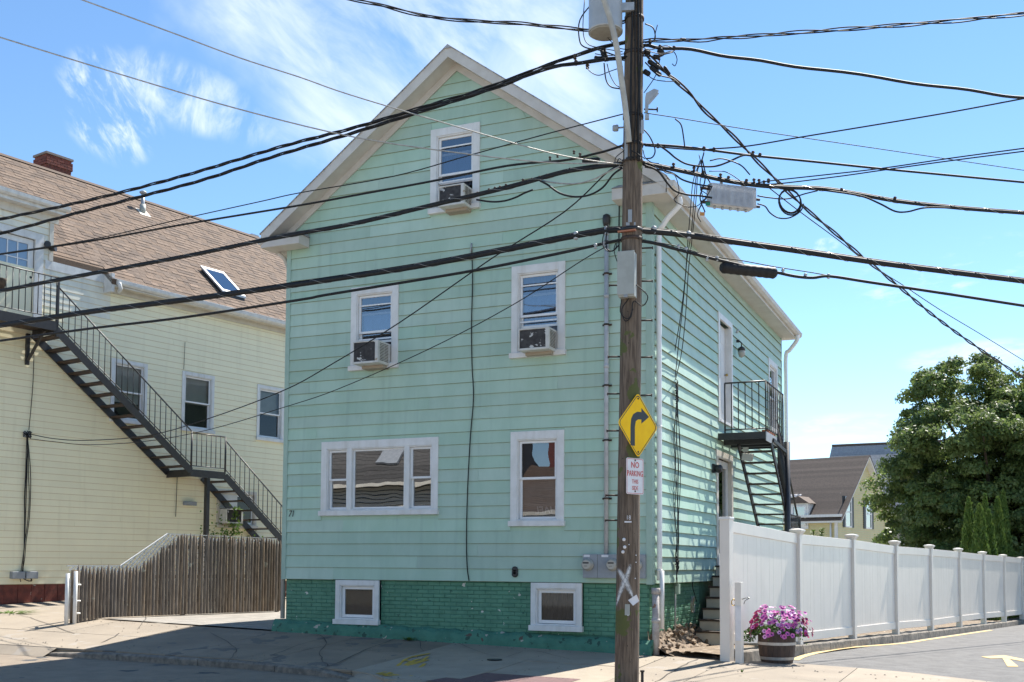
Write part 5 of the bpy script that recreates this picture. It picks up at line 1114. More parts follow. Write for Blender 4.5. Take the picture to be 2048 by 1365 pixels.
PTag = PL(pole_pt(1257, 1037, .006)*1.0, tor, tocam); PTag.O.z = 0; zt_ = pole_pt(1257, 1037).z
text('pole_number', '18', .075, PTag, 0, zt_, .004, 'sign_white', shaft, sx=.8); wrap_strip('pole_number_bar', [(1249, 1045), (1263, 1045)], 3, 'sign_white', .006)
for (x, y) in ((1272, 1111), (1272, 1125), (1270.5, 1157), (1256, 1230), (1258, 1090)): part('staple', MB().lathe(pole_pt(x, y), [(.008, 0), (.008, .01)], 6, tocam), 'sign_white', shaft)
# climbing steps on both sides
for y in (497, 641.5, 715, 791, 563*1.0): 
    p = pole_pt(1288, y); p = pc(p.z)+tor*(prad(p.z)-.01); part('step_bolt', MB().tube([p, p+tor*.14], .011, 6).tube([p+tor*.138, p+tor*.15], .02, 6), 'tread_iron', shaft)
for y in (571, 714, 788, 862, 991, 1041):
    p = pole_pt(1240, y); p = pc(p.z)-tor*(prad(p.z)-.01); part('step_bolt', MB().tube([p, p-tor*.15], .011, 6).tube([p-tor*.148, p-tor*.16], .02, 6), 'tread_iron', shaft)
part('ground_rod', MB().tube([(.80, -3.06, 0), (.80, -3.06, .30)], .018, 8).lathe((.80, -3.06, .29), [(.028, 0), (.028, .02)], 8), 'tread_iron', up)
# cables running up the pole
for k, (x0, x1) in enumerate(((1264, 1268), (1272, 1275), (1280, 1281), (1283, 1285))):
    ys_ = [330, 300, 250, 190, 120, 60, 0, -80, -160]
    P = [pole_pt(x0+(x1-x0)*(1-y/470)*1.0-4+random.uniform(-1.0, 1.0)-(y > 350)*6, y, .022) for y in ys_]; part('riser_cable', MB().tube(curve(P, 3), .009 if k % 2 else .014, 6), 'cable', up)
for y, w in ((325, 26), (292, 16), (462, 20), (480, 12), (236, 10), (110, 12), (40, 10)):
    z = pole_pt(1268, y).z; part('pole_band', MB().tube([pc(z-.02), pc(z+.02)], prad(z)+.012, 20), 'tread_iron' if y not in (462,) else 'black_iron', up)
z = pole_pt(1258, 470).z; part('copper_strap', MB().box(pc(z).x-.13, pc(z).x+.10, -3.0-prad(z)-.05, -3.0-prad(z)-.01, z-.008, z+.012), 'copper', up)
part('bolt_plate', MB().frame(pole_pt(1256, 452, .005), tor*.05, tocam*.012, Z*.16).frame(pole_pt(1252, 458, .005), tor*.12, tocam*.014, Z*.04), 'meter_grey', up)
for (x0, y0, x1, y1) in ((1248, 258, 1250, 325), (1275, 248, 1284, 275), (1252, 300, 1256, 270)): part('riser_guard', MB().frame(pole_pt((x0+x1)/2, y1, .012), tor*.05, tocam*.014, Z*abs(y1-y0)*.0062), 'galv', up)
# curved street light arm
PA = (.66, -3.0)
def arm_pt(x, y, d=.0): A = Vector((PA[0], PA[1]))+Vector((tocam.x, tocam.y))*d; return vplane(x, y, (A.x, A.y), (A.x+tor.x, A.y+tor.y))
part('lamp_arm', MB().tube(curve([arm_pt(x, y, .17+.06*i) for i, (x, y) in enumerate(((1258, 285), (1255, 255), (1250, 210), (1243, 160), (1236, 110), (1226, 60), (1212, 12), (1196, -30), (1170, -75), (1120, -120)))], 6), [.036]*55, 12), 'arm_grey', up)
part('photo_cell', MB().tube([arm_pt(1250, 255, .1), arm_pt(1236, 256, .1)], .012, 8).lathe(arm_pt(1237, 256.5, .1), [(.03, 0), (.042, .01), (.042, .055), (.03, .075)], 12, -tor), 'meter_grey', up)
part('insulator_pin', MB().tube([arm_pt(1288, 219, 0), arm_pt(1315, 219.5, 0)], .011, 8).lathe(arm_pt(1313, 219.5, 0), [(.012, 0), (.035, .005), (.035, .015), (.012, .02)], 12, tor), 'tread_iron', up)
q = [arm_pt(*p, 0) for p in ((1290, 200), (1292, 190), (1308, 181), (1317, 184), (1312, 190), (1298, 206), (1296, 226), (1290, 226))]
part('light_bracket', MB().poly(q, tocam, .05), 'galv', up); part('light_bracket', bar(MB(), arm_pt(1297, 208, .03), arm_pt(1316, 186, .03), .02, .03).frame(arm_pt(1290, 241, 0), tor*.05, tocam*.05, Z*.06), 'galv', up)
# grey control box on the pole
zb0, zb1 = pole_pt(1254, 602).z, pole_pt(1254, 514).z; bu = arm_pt(1237, 560, .16); b2_ = arm_pt(1268, 560, .16)
cbx = empty('control_box', pole_pt(1254, 560), 'tall grey electrical box bolted to the front of the wooden pole', 'box')
ud = (tor*.97+tocam*.2).normalized(); nd = (tocam*.97-tor*.24).normalized(); CB = PL((bu.x, bu.y, 0), ud, nd)
part('box_body', CB.box(MB(), .0, .205, zb0, zb1, -.11, .03), 'grey_box', cbx, .008); part('box_lid', CB.box(MB(), -.006, .21, zb0+.02, zb1+.008, .0301, .05), 'grey_box', cbx, .006); part('latch', CB.box(MB(), .08, .125, zb0-.014, zb0+.02, .02, .055), 'meter_grey', cbx)
part('box_wire', MB().tube(curve([pole_pt(1258, 604, .05), pole_pt(1244, 625, .06), pole_pt(1250, 648, .05), pole_pt(1262, 640, .05), pole_pt(1267, 610, .05), pole_pt(1280, 618, .05)+tor*.03, pole_pt(1282, 598, .05)+tor*.08, pole_pt(1272, 577, .05)], 6), .007, 6).tube(curve([pole_pt(1243, 605, .05), pole_pt(1241, 630, .04), pole_pt(1256, 645, .06), pole_pt(1266, 625, .05)], 6), .006, 6), 'cable', cbx)
# transformer
tf = empty('transformer', arm_pt(1212, 60, .05), 'grey cylindrical transformer can hanging high on the wooden pole', 'transformer')
tcn = arm_pt(1211, 62, .12); tcn = Vector((tcn.x, tcn.y, 0)); tz = arm_pt(1211, 66, .12).z
part('tank', MB().lathe(tcn+Z*tz, [(.216, 0), (.218, .02), (.212, .03), (.212, 1.05), (.22, 1.07), (.2, 1.13), (.06, 1.2)], 32), 'transformer', tf); part('tank_base', MB().lathe(tcn+Z*tz, [(.19, -.018), (.21, .0)], 32), 'transformer_base', tf)
part('hanger', MB().frame(tcn+tor*.2+Z*(tz+.25), tor*.16, tocam*.06, Z*.1).frame(tcn+tor*.2+Z*(tz+.8), tor*.16, tocam*.06, Z*.1), 'galv', tf)
for k in range(2): part('bushing', MB().lathe(tcn+Z*(tz+1.12)+tor*(.1-.2*k), [(.04, 0), (.06, .05), (.03, .08), (.05, .12), (.02, .2)], 12), 'terracotta', tf)
# ================================================================== SIGNS
sgd = Vector((.34, .94, 0)).normalized(); sgn = Vector((sgd.y, -sgd.x, 0))
c0 = pole_pt(1262, 850); SG = PL((0, 0, 0), sgd, sgn); sA = vplane(1276, 851, (c0.x+sgn.x*.06, c0.y+sgn.y*.06), (c0.x+sgn.x*.06+sgd.x, c0.y+sgn.y*.06+sgd.y))
wsg = empty('warning_sign', sA, 'yellow diamond warning sign with a black right bending arrow on the pole', 'sign')
def sp_(u, v, n=0): return sA+sgd*u+Z*v+sgn*n
h = .405
def rdiam(h, rr=.05):
    out = []
    for k in range(4):
        a = math.pi/2*k; c_ = ((h-rr*1.41)*math.cos(a), (h-rr*1.41)*math.sin(a))
        for j in range(5): b = a-math.pi/4+math.pi/2*j/4; out.append((c_[0]+rr*math.cos(b), c_[1]+rr*math.sin(b)))
    return out
part('sign_plate', MB().poly([sp_(u, v, -.002) for u, v in rdiam(h)], sgn, .003), 'sign_yellow', wsg)
o_, i_ = rdiam(h-.018), rdiam(h-.032); n = len(o_); part('border', MB().add([sp_(u, v, .0022) for u, v in o_]+[sp_(u, v, .0022) for u, v in i_], [(k, (k+1) % n, n+(k+1) % n, n+k) for k in range(n)]), 'sign_black', wsg)
arr = [(-.13, -.20), (-.06, -.20), (-.06, -.02), (-.045, .035), (-.01, .055), (.045, .06), (.045, .02), (.17, .095), (.045, .17), (.045, .13), (-.02, .128), (-.085, .10), (-.12, .05), (-.13, -.02)]
part('arrow', MB().add([sp_(u*1.25+.01, v*1.3, .0024) for u, v in arr], [(0, 1, 2, 13), (13, 2, 3, 12), (12, 3, 4, 11), (11, 4, 5, 10), (10, 5, 9), (6, 7, 8), (6, 8, 9, 5)]), 'sign_black', wsg)
for v in (.33, -.33): part('bolt', MB().lathe(sp_(0, v, .002), [(.012, 0), (.012, .006), (.004, .01)], 8, sgn), 'tread_iron', wsg)
pd = Vector((.47, .883, 0)).normalized(); pn = Vector((pd.y, -pd.x, 0)); cc = pole_pt(1258, 950); pA = vplane(1270, 953, (cc.x+pn.x*.05, cc.y+pn.y*.05), (cc.x+pn.x*.05+pd.x, cc.y+pn.y*.05+pd.y)); PSG = PL((pA.x, pA.y, 0), pd, pn)
nps = empty('no_parking_sign', pA, 'white no parking sign with red lettering, below the yellow diamond', 'sign')
def rrect(w, h_, r):
    out = []
    for (cx_, cy_, a0) in ((w-r, h_-r, 0), (-w+r, h_-r, 90), (-w+r, -h_+r, 180), (w-r, -h_+r, 270)):
        for j in range(5): a = math.radians(a0+90*j/4); out.append((cx_+r*math.cos(a), cy_+r*math.sin(a)))
    return out
Wd, Hd = .148, .222
part('sign_plate', MB().poly([PSG.p(u, pA.z+v, -.002) for u, v in rrect(Wd, Hd, .025)], pn, .003), 'sign_white', nps)
o_, i_ = rrect(Wd-.008, Hd-.008, .02), rrect(Wd-.014, Hd-.014, .015); n = len(o_); part('border', MB().add([PSG.p(u, pA.z+v, .0022) for u, v in o_]+[PSG.p(u, pA.z+v, .0022) for u, v in i_], [(k, (k+1) % n, n+(k+1) % n, n+k) for k in range(n)]), 'sign_red', nps)
for s_, sz, v, sx, th in (('NO', .105, .135, .85, .001), ('PARKING', .098, .03, .66, .0006), ('THIS', .072, -.068, .75, 0), ('SIDE', .072, -.148, .75, 0)): text('lettering', s_, sz, PSG, 0, pA.z+v, .003, 'sign_red', nps, sx=sx, thick=th)
for v in (.195, -.185): part('bolt', MB().lathe(PSG.p(0, pA.z+v, .002), [(.011, 0), (.011, .005)], 8, pn), 'tread_iron', nps)
# ================================================================== CABLES
PXY = (.68, -3.0)
def line(pts, A, B, sub=6, wob=0, off=(0, 0)):
    """points sighted on the vertical plane through plan points A and B, each within the span"""
    P = curve([vplane(x, y, (A[0]+off[0], A[1]+off[1]), (B[0]+off[0], B[1]+off[1])) for x, y in pts], sub)
    # carry straight on past both frame edges a little
    if wob: P = [p+Vector((0, 0, math.sin(i*.9)*wob)) for i, p in enumerate(P)]
    return P
def ext(P, a=3., b=0.):
    P = list(P)
    if a: d = (P[0]-P[min(6, len(P)-1)]).normalized(); P = [P[0]+d*a]+P
    if b: d = (P[-1]-P[max(-7, -len(P))]).normalized(); P = P+[P[-1]+d*b]
    return P
def cable(label, P, r, m='cable', group='overhead cables on the utility pole', lash=False, twist=0, name='cable', wobble=.0):
    o = empty(name, P[0], label, 'cable', group)
    if twist:
        # resample and wind strands
        L = [0]; 
        for a, b in zip(P, P[1:]): L.append(L[-1]+(b-a).length)
        n = max(30, int(L[-1]/.10)); Q = []; j = 0
        for i in range(n+1):
            s_ = L[-1]*i/n
            while j < len(L)-2 and L[j+1] < s_: j += 1
            t = (s_-L[j])/max(1e-6, L[j+1]-L[j]); Q.append(P[j].lerp(P[j+1], min(1, t)))
        for k in range(twist):
            S = []
            for i, q in enumerate(Q):
                t = (Q[min(i+1, n)]-Q[max(i-1, 0)]).normalized(); a = t.orthogonal().normalized(); a = (Z-t*Z.dot(t)).normalized(); c = t.cross(a); w = i*.42+2*math.pi*k/twist+.8*math.sin(i*.07); rr = r*(1.15+wobble*(1+math.sin(i*.21+k*2)))
                S.append(q+(a*math.cos(w)+c*math.sin(w))*rr)
            part('strand', MB().tube(S, r, 5), m, o)
    else: part('core', MB().tube(P, r, 8), m, o)
    if lash:
        S = []; L = 0
        for i in range(len(P)-1):
            for k in range(10):
                q = P[i].lerp(P[i+1], k/10); t = (P[i+1]-P[i]).normalized(); a = (Z-t*Z.dot(t)).normalized(); c = t.cross(a); w = L*11; S.append(q+(a*math.cos(w)+c*math.sin(w))*(r+.003)); L += (P[i+1]-P[i]).length/10
        part('lashing_wire', MB().tube(S, .0028, 4), 'bare_wire', o); mm = MB().tube([p+Z*(r+.006) for p in P], .007, 5); part('messenger', mm, 'cable', o)
    return o
LA, LB = PXY, (-9, -3.0)
T1 = [(0, 439), (191, 398), (342, 359), (472, 321), (581, 289), (700, 258), (787, 233), (863, 210), (939, 188), (1015, 161), (1091, 132), (1167, 106), (1217, 92), (1256, 84)]
T2 = [(0, 468), (137, 431), (273, 396), (410, 359), (547, 314), (700, 268), (825, 229), (939, 193), (1015, 167), (1091, 138), (1148, 128), (1190, 122), (1256, 115)]
cable('upper twisted power cable rising from the left edge to the pole top beneath the transformer', ext(line(T1, LA, LB), 3), .0115, twist=3, wobble=.25)
cable('second twisted power cable just under the top one left of the pole', ext(line(T2, LA, LB, off=(0, -.08)), 3), .012, twist=3, wobble=.15)
cable('thin wire running left from the pole just below the lamp arm foot', ext(line([(0, 508), (185, 479), (369, 437), (523, 403), (600, 386), (787, 353), (939, 311), (1091, 269), (1252, 227)], LA, LB), 3), .008)
cable('slim black cable meeting the pole where the lamp arm ends', ext(line([(0, 509), (185, 482), (369, 449), (600, 411), (710, 391), (863, 363), (1015, 332), (1129, 321), (1190, 308), (1220, 300), (1252, 289)], LA, LB, off=(0, .05)), 3), .016)
cable('thick lashed cable bundle crossing in front of the attic window air conditioner', ext(line([(0, 583), (185, 548), (369, 514), (520, 483), (600, 468), (710, 448), (863, 412), (1015, 376), (1129, 345), (1200, 334), (1256, 328)], LA, LB), 3), .026, lash=True)
cable('thickest lashed cable running left of the pole across the middle windows', ext(line([(0, 652), (185, 624), (400, 597), (600, 569), (660, 560), (831, 534), (1002, 502), (1100, 482), (1180, 467), (1223, 461), (1262, 461)], LA, LB), 3), .037, lash=True)
cable('medium black cable below the thickest one on the left side', ext(line([(0, 682), (185, 657), (369, 635), (600, 600), (660, 589), (928, 545), (1100, 511), (1192, 491), (1238, 481), (1262, 480)], LA, LB), 3), .020)
Yj = YP.p(-1.05, 4.4, .08)
cable('upper of two thin wires dropping from the pole to the yellow wall', line([(1244, 335), (1217, 343), (1129, 424), (981, 519), (800, 645), (660, 731), (568, 781), (425, 835), (300, 871), (180, 881), (110, 878), (57, 868)], PXY, (Yj.x, Yj.y), 5), .009)
cable('lower of two thin wires dropping from the pole to the yellow wall', line([(1215, 492), (1160, 524), (1026, 610), (855, 700), (675, 779), (568, 815), (425, 858), (300, 882), (180, 890), (110, 884), (60, 878)], (.45, -2.6), (Yj.x, Yj.y), 5), .007)
cable('bright bare wire from the top left corner down to the pole, upper of two', ext(line([(164, 0), (342, 65), (479, 116), (600, 155), (700, 190), (901, 250), (1091, 304), (1186, 322), (1250, 330)], PXY, (-5.2, -8.5), 5), 2.5), .0075, 'bare_wire')
cable('bright bare wire from the left edge to the pole, lower of two', ext(line([(0, 75), (273, 159), (479, 219), (700, 273), (901, 304), (1091, 325), (1243, 328)], PXY, (-6.0, -7.0), 5), 2.5), .0085, 'bare_wire')
cable('loosely twisted wires leaving the picture at the top left of the transformer', ext(line([(690, -4), (760, 10), (850, 32), (940, 42), (1040, 48), (1120, 56), (1190, 61), (1240, 46), (1262, 40)], PXY, (-6.0, -6.2), 5), 3), .009, twist=3, wobble=.7)
RA, RB = PXY, (5.1, .73)
cable('loosely twisted wires leaving the picture at the upper right corner', ext(line([(1285, 84), (1311, 81), (1400, 80), (1440, 76), (1500, 73), (1647, 63), (1793, 51), (1920, 40), (2048, 28)], PXY, (5, -2.0), 5), 0, 3), .0085, twist=3, wobble=1.1)
cable('thick taped cable leaving the pole top to the right', ext(line([(1285, 92), (1320, 95), (1400, 103), (1500, 120), (1617, 136), (1793, 161), (1940, 182), (2048, 196)], RA, RB, 5, .012), 0, 3), .021)
cable('fine line wire sloping gently right from beside the lamp bracket', ext(line([(1288, 226), (1360, 237), (1500, 260), (1764, 299), (2048, 341)], PXY, (5.1, 2.0), 5), 0, 3), .006)
cable('thin wire rising to the right edge from the cable clamp right of the pole', ext(line([(1290, 292), (1390, 300), (1430, 298), (1500, 292), (1600, 275), (1764, 248), (1900, 225), (2045, 198)], PXY, (5, -2.9), 5), 0, 3), .009)
cable('slim black cable running right just below the lamp arm foot level', ext(line([(1280, 289), (1340, 292), (1400, 298), (1500, 311), (1630, 324), (1764, 338), (1900, 351), (2048, 365)], RA, RB, 5), 0, 3), .016)
cable('upper wire of the close pair rising to the right edge', ext(line([(1520, 365), (1559, 360), (1660, 349), (1764, 337), (1900, 317), (2048, 297)], (2.0, -2.0), (5, -3), 5), 0, 3), .008)
cable('lower wire of the close pair rising to the right edge', ext(line([(1525, 370), (1575, 366), (1680, 353), (1764, 341), (1900, 322), (2048, 303)], (2.0, -2.0), (5, -3), 5), 0, 3), .008)
cable('thick cable bundle carrying the silver amplifier box right of the pole', ext(line([(1280, 326), (1330, 336), (1400, 351), (1450, 362), (1517, 372), (1580, 376), (1649, 379), (1720, 390), (1800, 404), (1920, 417), (2048, 427)], RA, RB, 5), 0, 3), .024, lash=True)
cable('slack loop of cable hanging under the bundle near the right edge', line([(1649, 381), (1720, 392), (1760, 408), (1790, 423), (1815, 424), (1850, 416), (1900, 416)], RA, RB, 5, off=(0, -.05)), .012)
cable('thickest lashed cable running to the right edge at the roofline', ext(line([(1250, 461), (1290, 463), (1340, 467), (1400, 475), (1500, 489), (1600, 503), (1700, 518), (1800, 532), (1920, 547), (2048, 563)], RA, RB, 5), 0, 3), .037, lash=True)
cable('medium cable with a black splice case right of the pole', ext(line([(1255, 481), (1300, 485), (1350, 498), (1400, 511), (1435, 520), (1500, 535), (1552, 545), (1590, 553), (1625, 556), (1660, 553), (1740, 565), (1900, 589), (2048, 612)], RA, RB, 5, off=(0, -.05)), 0, 3), .021)
cable('support strand above the black splice case', line([(1300, 483), (1350, 492), (1420, 512), (1480, 521), (1550, 534), (1620, 545), (1660, 552)], RA, RB, 5), .007)
cable('twisted service cable slanting steeply down to the right past the maple', ext(line([(1290, 105), (1330, 145), (1349, 160), (1380, 188), (1408, 221), (1459, 266), (1502, 310), (1561, 369), (1605, 412), (1678, 474), (1725, 515), (1752, 536), (1793, 570), (1870, 634), (1960, 699), (2048, 757)], PXY, (5.35, 11.8), 5), 0, 6), .0145, twist=2, wobble=.1)
cable('thin line slanting down beside the steep twisted service cable', ext(line([(1538, 376), (1600, 424), (1680, 483), (1740, 530), (1800, 567), (1880, 620), (1960, 668), (2048, 722)], (1.85, 0), (5.35, 11.0), 5), 0, 6), .008)
cable('black slack loop drooping left of the pole below the thick bundle', line([(1245, 336), (1226, 350), (1206, 375), (1180, 390), (1150, 394), (1120, 387), (1095, 370), (1080, 362)], LA, LB, 6, off=(0, -.07)), .013)
cable('grey slack loop beneath the thick bundle left of the pole', line([(1240, 333), (1215, 345), (1185, 360), (1150, 368), (1110, 366), (1085, 362)], LA, LB, 6, off=(0, -.05)), .010, 'bare_wire')
cable('short black loop under the bundle by the attic window', line([(953, 400), (985, 404), (1010, 402), (1032, 395), (1048, 387), (1066, 380)], LA, LB, 6, off=(0, -.04)), .013)
cable('slack cable dipping right of the pole above the amplifier', line([(1318, 291), (1335, 303), (1352, 317), (1372, 328), (1400, 333), (1430, 333), (1455, 325), (1484, 312), (1500, 311)], RA, RB, 6, off=(0, -.04)), .012)
cable('slack cable sagging right of the pole to the amplifier inlet', line([(1287, 330), (1315, 342), (1335, 367), (1350, 382), (1375, 390), (1400, 392), (1424, 396)], RA, RB, 6, off=(0, -.05)), .013)
cable('upper inlet lead of the amplifier box', line([(1290, 334), (1340, 345), (1365, 360), (1395, 369), (1424, 374)], RA, RB, 6, off=(0, -.03)), .011)
cable('outlet lead looping below the amplifier through the coil', line([(1515, 408), (1530, 413), (1540, 426), (1556, 436), (1575, 437), (1592, 430), (1603, 420), (1607, 408)], RA, RB, 6, off=(0, -.04)), .009)
cable('upper outlet lead from the amplifier joining the bundle', line([(1515, 392), (1540, 396), (1575, 398), (1610, 388), (1635, 382)], RA, RB, 6, off=(0, -.03)), .009)
Sd = (.06, 1.23)
for k, pts in enumerate(([(1404, 318), (1393, 350), (1388, 400), (1383, 462), (1374, 520), (1367, 600), (1358, 680), (1352, 740), (1348, 772)], [(1400, 322), (1386, 365), (1381, 420), (1376, 480), (1370, 560), (1360, 640), (1349, 710), (1345, 775)], [(1396, 330), (1392, 400), (1385, 470), (1377, 540), (1372, 620), (1364, 700), (1351, 760)])):
    cable(('left', 'middle', 'right')[k]+' strand of the service drop hanging down to the sunlit green wall', line(pts, (2.0, -1.88), Sd, 5), .007, group='service drop strands to the green wall')
# small loops and jumpers near the pole head
loops = [[(1190, 0), (1160, 40), (1159, 80), (1170, 95), (1200, 101), (1232, 112)], [(1169, 0), (1166, 60), (1175, 88), (1205, 97), (1245, 104)], [(1196, 0), (1200, 50), (1215, 75), (1235, 95), (1256, 100)], [(1208, 127), (1212, 160), (1222, 174), (1240, 178)], [(1214, 128), (1220, 150), (1230, 168), (1242, 177)], [(1172, 134), (1182, 145), (1198, 151), (1220, 143), (1246, 134)],
         [(1290, 48), (1305, 55), (1310, 68), (1308, 82), (1290, 86)], [(1315, 50), (1311, 65), (1308, 80), (1300, 88)], [(1288, 100), (1320, 108), (1345, 103), (1354, 118), (1350, 132), (1344, 128)], [(1290, 125), (1310, 145), (1322, 152), (1345, 158), (1360, 170)], [(1288, 142), (1305, 158), (1330, 163), (1352, 163)], [(1320, 118), (1312, 150), (1294, 178), (1288, 186)],
         [(1288, 260), (1300, 275), (1310, 300), (1305, 315), (1292, 318)], [(1286, 300), (1290, 315), (1302, 325), (1318, 328)], [(1260, 300), (1275, 308), (1290, 318)], [(1350, 238), (1362, 250), (1367, 275), (1370, 300)], [(1322, 330), (1330, 345), (1350, 352), (1358, 385), (1348, 400), (1362, 410), (1375, 414)],
         [(1398, 310), (1404, 340), (1400, 370), (1406, 400), (1398, 420)], [(1408, 305), (1403, 330), (1410, 360), (1400, 395), (1410, 425)], [(1376, 415), (1395, 412), (1412, 395), (1425, 372)], [(1400, 380), (1415, 392), (1402, 410), (1395, 430), (1402, 445)], [(1404, 318), (1412, 350), (1420, 366)], [(1232, 486), (1228, 500), (1234, 523), (1240, 530)], [(1213, 455), (1206, 475), (1206, 492), (1216, 503), (1230, 498), (1236, 478)], [(1216, 450), (1212, 478), (1214, 498), (1226, 502), (1238, 490)],
         [(1232, 330), (1238, 318), (1246, 322), (1262, 320)], [(1250, 300), (1232, 315), (1230, 328)], [(1420, 322), (1445, 318), (1480, 330), (1500, 350)], [(1418, 343), (1450, 344), (1475, 358), (1490, 372)], [(1280, 92), (1300, 100), (1330, 92), (1345, 96)], [(1282, 112), (1310, 113), (1345, 105)], [(1190, 108), (1215, 112), (1250, 108)], [(1205, 100), (1212, 122), (1228, 118), (1250, 122)]]
for k, pts in enumerate(loops):
    tag(part('jumper_wire', MB().tube(line(pts, LA if pts[0][0] < 1262 else RA, LB if pts[0][0] < 1262 else RB, 5, off=(0, -.1-.01*(k % 5))), .006+.003*(k % 3 == 0), 5), 'cable'), f'thin jumper wire {"left" if pts[0][0] < 1262 else "right"} of pole near {"transformer" if pts[0][1] < 135 else ("lamp bracket" if pts[0][1] < 290 else ("amplifier" if pts[0][0] > 1300 else "cable bundles"))}', 'wire', 'jumper wires round the pole head')
# clamps, splices, spacers: small hardware on the lines
def clamp(x, y, A, B, sz=.03, m='tread_iron', lab=None, off=(0, 0)):
    p = vplane(x, y, (A[0]+off[0], A[1]+off[1]), (B[0]+off[0], B[1]+off[1])); lab = (lab or 'small metal clamp on overhead cable')+(' left' if x < 1262 else ' right')+' of the pole'; return tag(part('cable_clamp', MB().lathe(p-Z*sz, [(sz*.45, 0), (sz*.7, sz*.3), (sz*.35, sz*.9), (sz*.8, sz*1.3), (sz*.6, sz*1.9), (sz*.2, sz*2.1)], 8), m), lab, 'clamp', 'clamps on the overhead cables')
for x, y in ((955, 388), (978, 381), (990, 378), (1000, 376), (1012, 372), (1046, 362), (1064, 360), (1079, 356), (1094, 352), (1140, 340), (1100, 317), (1115, 312), (1148, 305), (1160, 310), (1220, 330), (1150, 114), (1152, 126), (1205, 100), (1207, 112), (1192, 118), (1175, 133)): clamp(x, y, LA, LB, .035 if y < 140 else .025)
for x, y in ((1320, 95), (1322, 105), (1348, 97), (1318, 116), (1300, 84), (1408, 298), (1428, 300), (1316, 292), (1506, 307), (1520, 311), (1347, 331), (1388, 338), (1407, 347), (1441, 352), (1457, 357), (1493, 363), (1508, 362), (1518, 363), (1528, 366), (1537, 362), (1683, 381), (1790, 398)): clamp(x, y, RA, RB, .03)
for x, y in ((1152, 472), (1213, 463), (1308, 461), (1377, 471)): clamp(x, y, LA if x < 1262 else RA, LB if x < 1262 else RB, .05, 'galv', 'pale cable bracket on thickest cable')
for x, y in ((1207, 488), (1191, 493), (1357, 495), (1372, 500), (1414, 518), (1434, 518), (1566, 543), (1611, 552), (1657, 553)): clamp(x, y, LA if x < 1262 else RA, LB if x < 1262 else RB, .032, 'galv', 'pale spacer on medium cable', (0, -.05))
for (x0, y0, x1, y1, r_) in ((1165, 323, 1200, 320, .035), (1296, 122, 1320, 138, .03), (1300, 133, 1322, 152, .03), (1287, 142, 1300, 150, .033), (1205, 98, 1212, 122, .04), (1288, 104, 1300, 106, .035), (1306, 114, 1318, 115, .03), (1190, 117, 1204, 118, .03), (1318, 98, 1326, 112, .04), (1360, 79, 1372, 80, .02), (1328, 133, 1340, 150, .02)):
    A, B = (LA, LB) if x0 < 1262 else (RA, RB); tag(part('splice_sleeve', MB().tube(curve([vplane(x0, y0, A, B), vplane((x0+x1)/2, (y0+y1)/2, A, B), vplane(x1, y1, A, B)], 4), [r_*.6]+[r_]*7+[r_*.6], 10), 'cable'), 'dark taped wire splice '+('left' if x0 < 1262 else 'right')+' of the pole', 'splice', 'splices at the pole head')
a, b = vplane(1442, 535, RA, RB), vplane(1552, 547, RA, RB); mb = MB(); n = 26
for i in range(n+1):
    p = a.lerp(b, i/n); r_ = .085+.006*math.sin(i*1.9) if 0 < i < n else .07
P = [a.lerp(b, i/n) for i in range(n+1)]
tag(part('splice_case', MB().tube(P, [.05]+[.074+.003*math.sin(i*1.9) for i in range(n-1)]+[.05], 10), 'cable'), 'long black corrugated splice case hanging on the medium cable', 'splice case')
# amplifier
am = vplane(1423, 408, RA, RB); am2 = vplane(1510, 418, RA, RB); ad = (am2-am); aL = ad.length; ad = ad.normalized(); an = Vector((ad.y, -ad.x, 0)).normalized(); au = ad.cross(an)*-1; au = au if au.z > 0 else -au
ao = empty('line_amplifier', am, 'silver finned amplifier box hanging under the right hand cable bundle', 'amplifier')
ah_ = .27
part('housing', MB().frame(am-an*.02, ad*aL, -an*.14, au*ah_), 'alu', ao, .02)
for i in range(38):
    t = i/37; q0 = am+ad*(aL*t)-an*.0; mbf = MB().frame(q0+an*.0-ad*.003, ad*.006, an*.028, au*ah_) ; part('fin', mbf, 'alu', ao)
part('lid', MB().frame(am-an*.03+au*(ah_), ad*aL, -an*.12, au*.02), 'galv', ao, .006)
for i in range(5): part('port', MB().tube([am+ad*aL*(.12+.18*i)-an*.06, am+ad*aL*(.12+.18*i)-an*.06-au*.035], .018, 8), 'galv', ao)
for f, hh in ((0, .8), (0, .12)): part('fitting', MB().tube([am+au*ah_*hh-an*.06, am+au*ah_*hh-an*.06-ad*.12], .02, 8), 'tread_iron', ao)
for hh in (.55, .2): part('fitting', MB().tube([am+ad*aL+au*ah_*hh-an*.06, am+ad*(aL+.1)+au*ah_*hh-an*.06], .018, 8), 'tread_iron', ao)
for t in (.25, .75): part('hanger', MB().frame(am+ad*aL*t+au*ah_-an*.05, ad*.03, -an*.03, au*.06), 'galv', ao)
cl = vplane(1580, 403, RA, RB); co = empty('cable_coil', cl, 'black cable coil hanging on the bundle right of the amplifier', 'cable coil')
for k, (r_, dz) in enumerate(((.163, 0), (.170, -.012), (.155, .008), (.167, -.02))):
    part('turn', MB().tube([cl+Vector(RB+(0,)).normalized()*0+Vector((.76, .65, 0))*(math.cos(a*.3)*r_)+Z*(math.sin(a*.3)*r_+dz) for a in range(22)], .008, 6), 'cable', co)
for (x, y, m, l) in ((1411, 412, 'tag_green', 'small green tag hanging among the drop wires'), (1400, 432, 'tag_orange', 'small orange tag hanging among the drop wires')):
    p = vplane(x, y, RA, RB); tag(part('wire_tag', MB().frame(p, tor*.06, tocam*.004, Z*.045), m), l, 'tag')
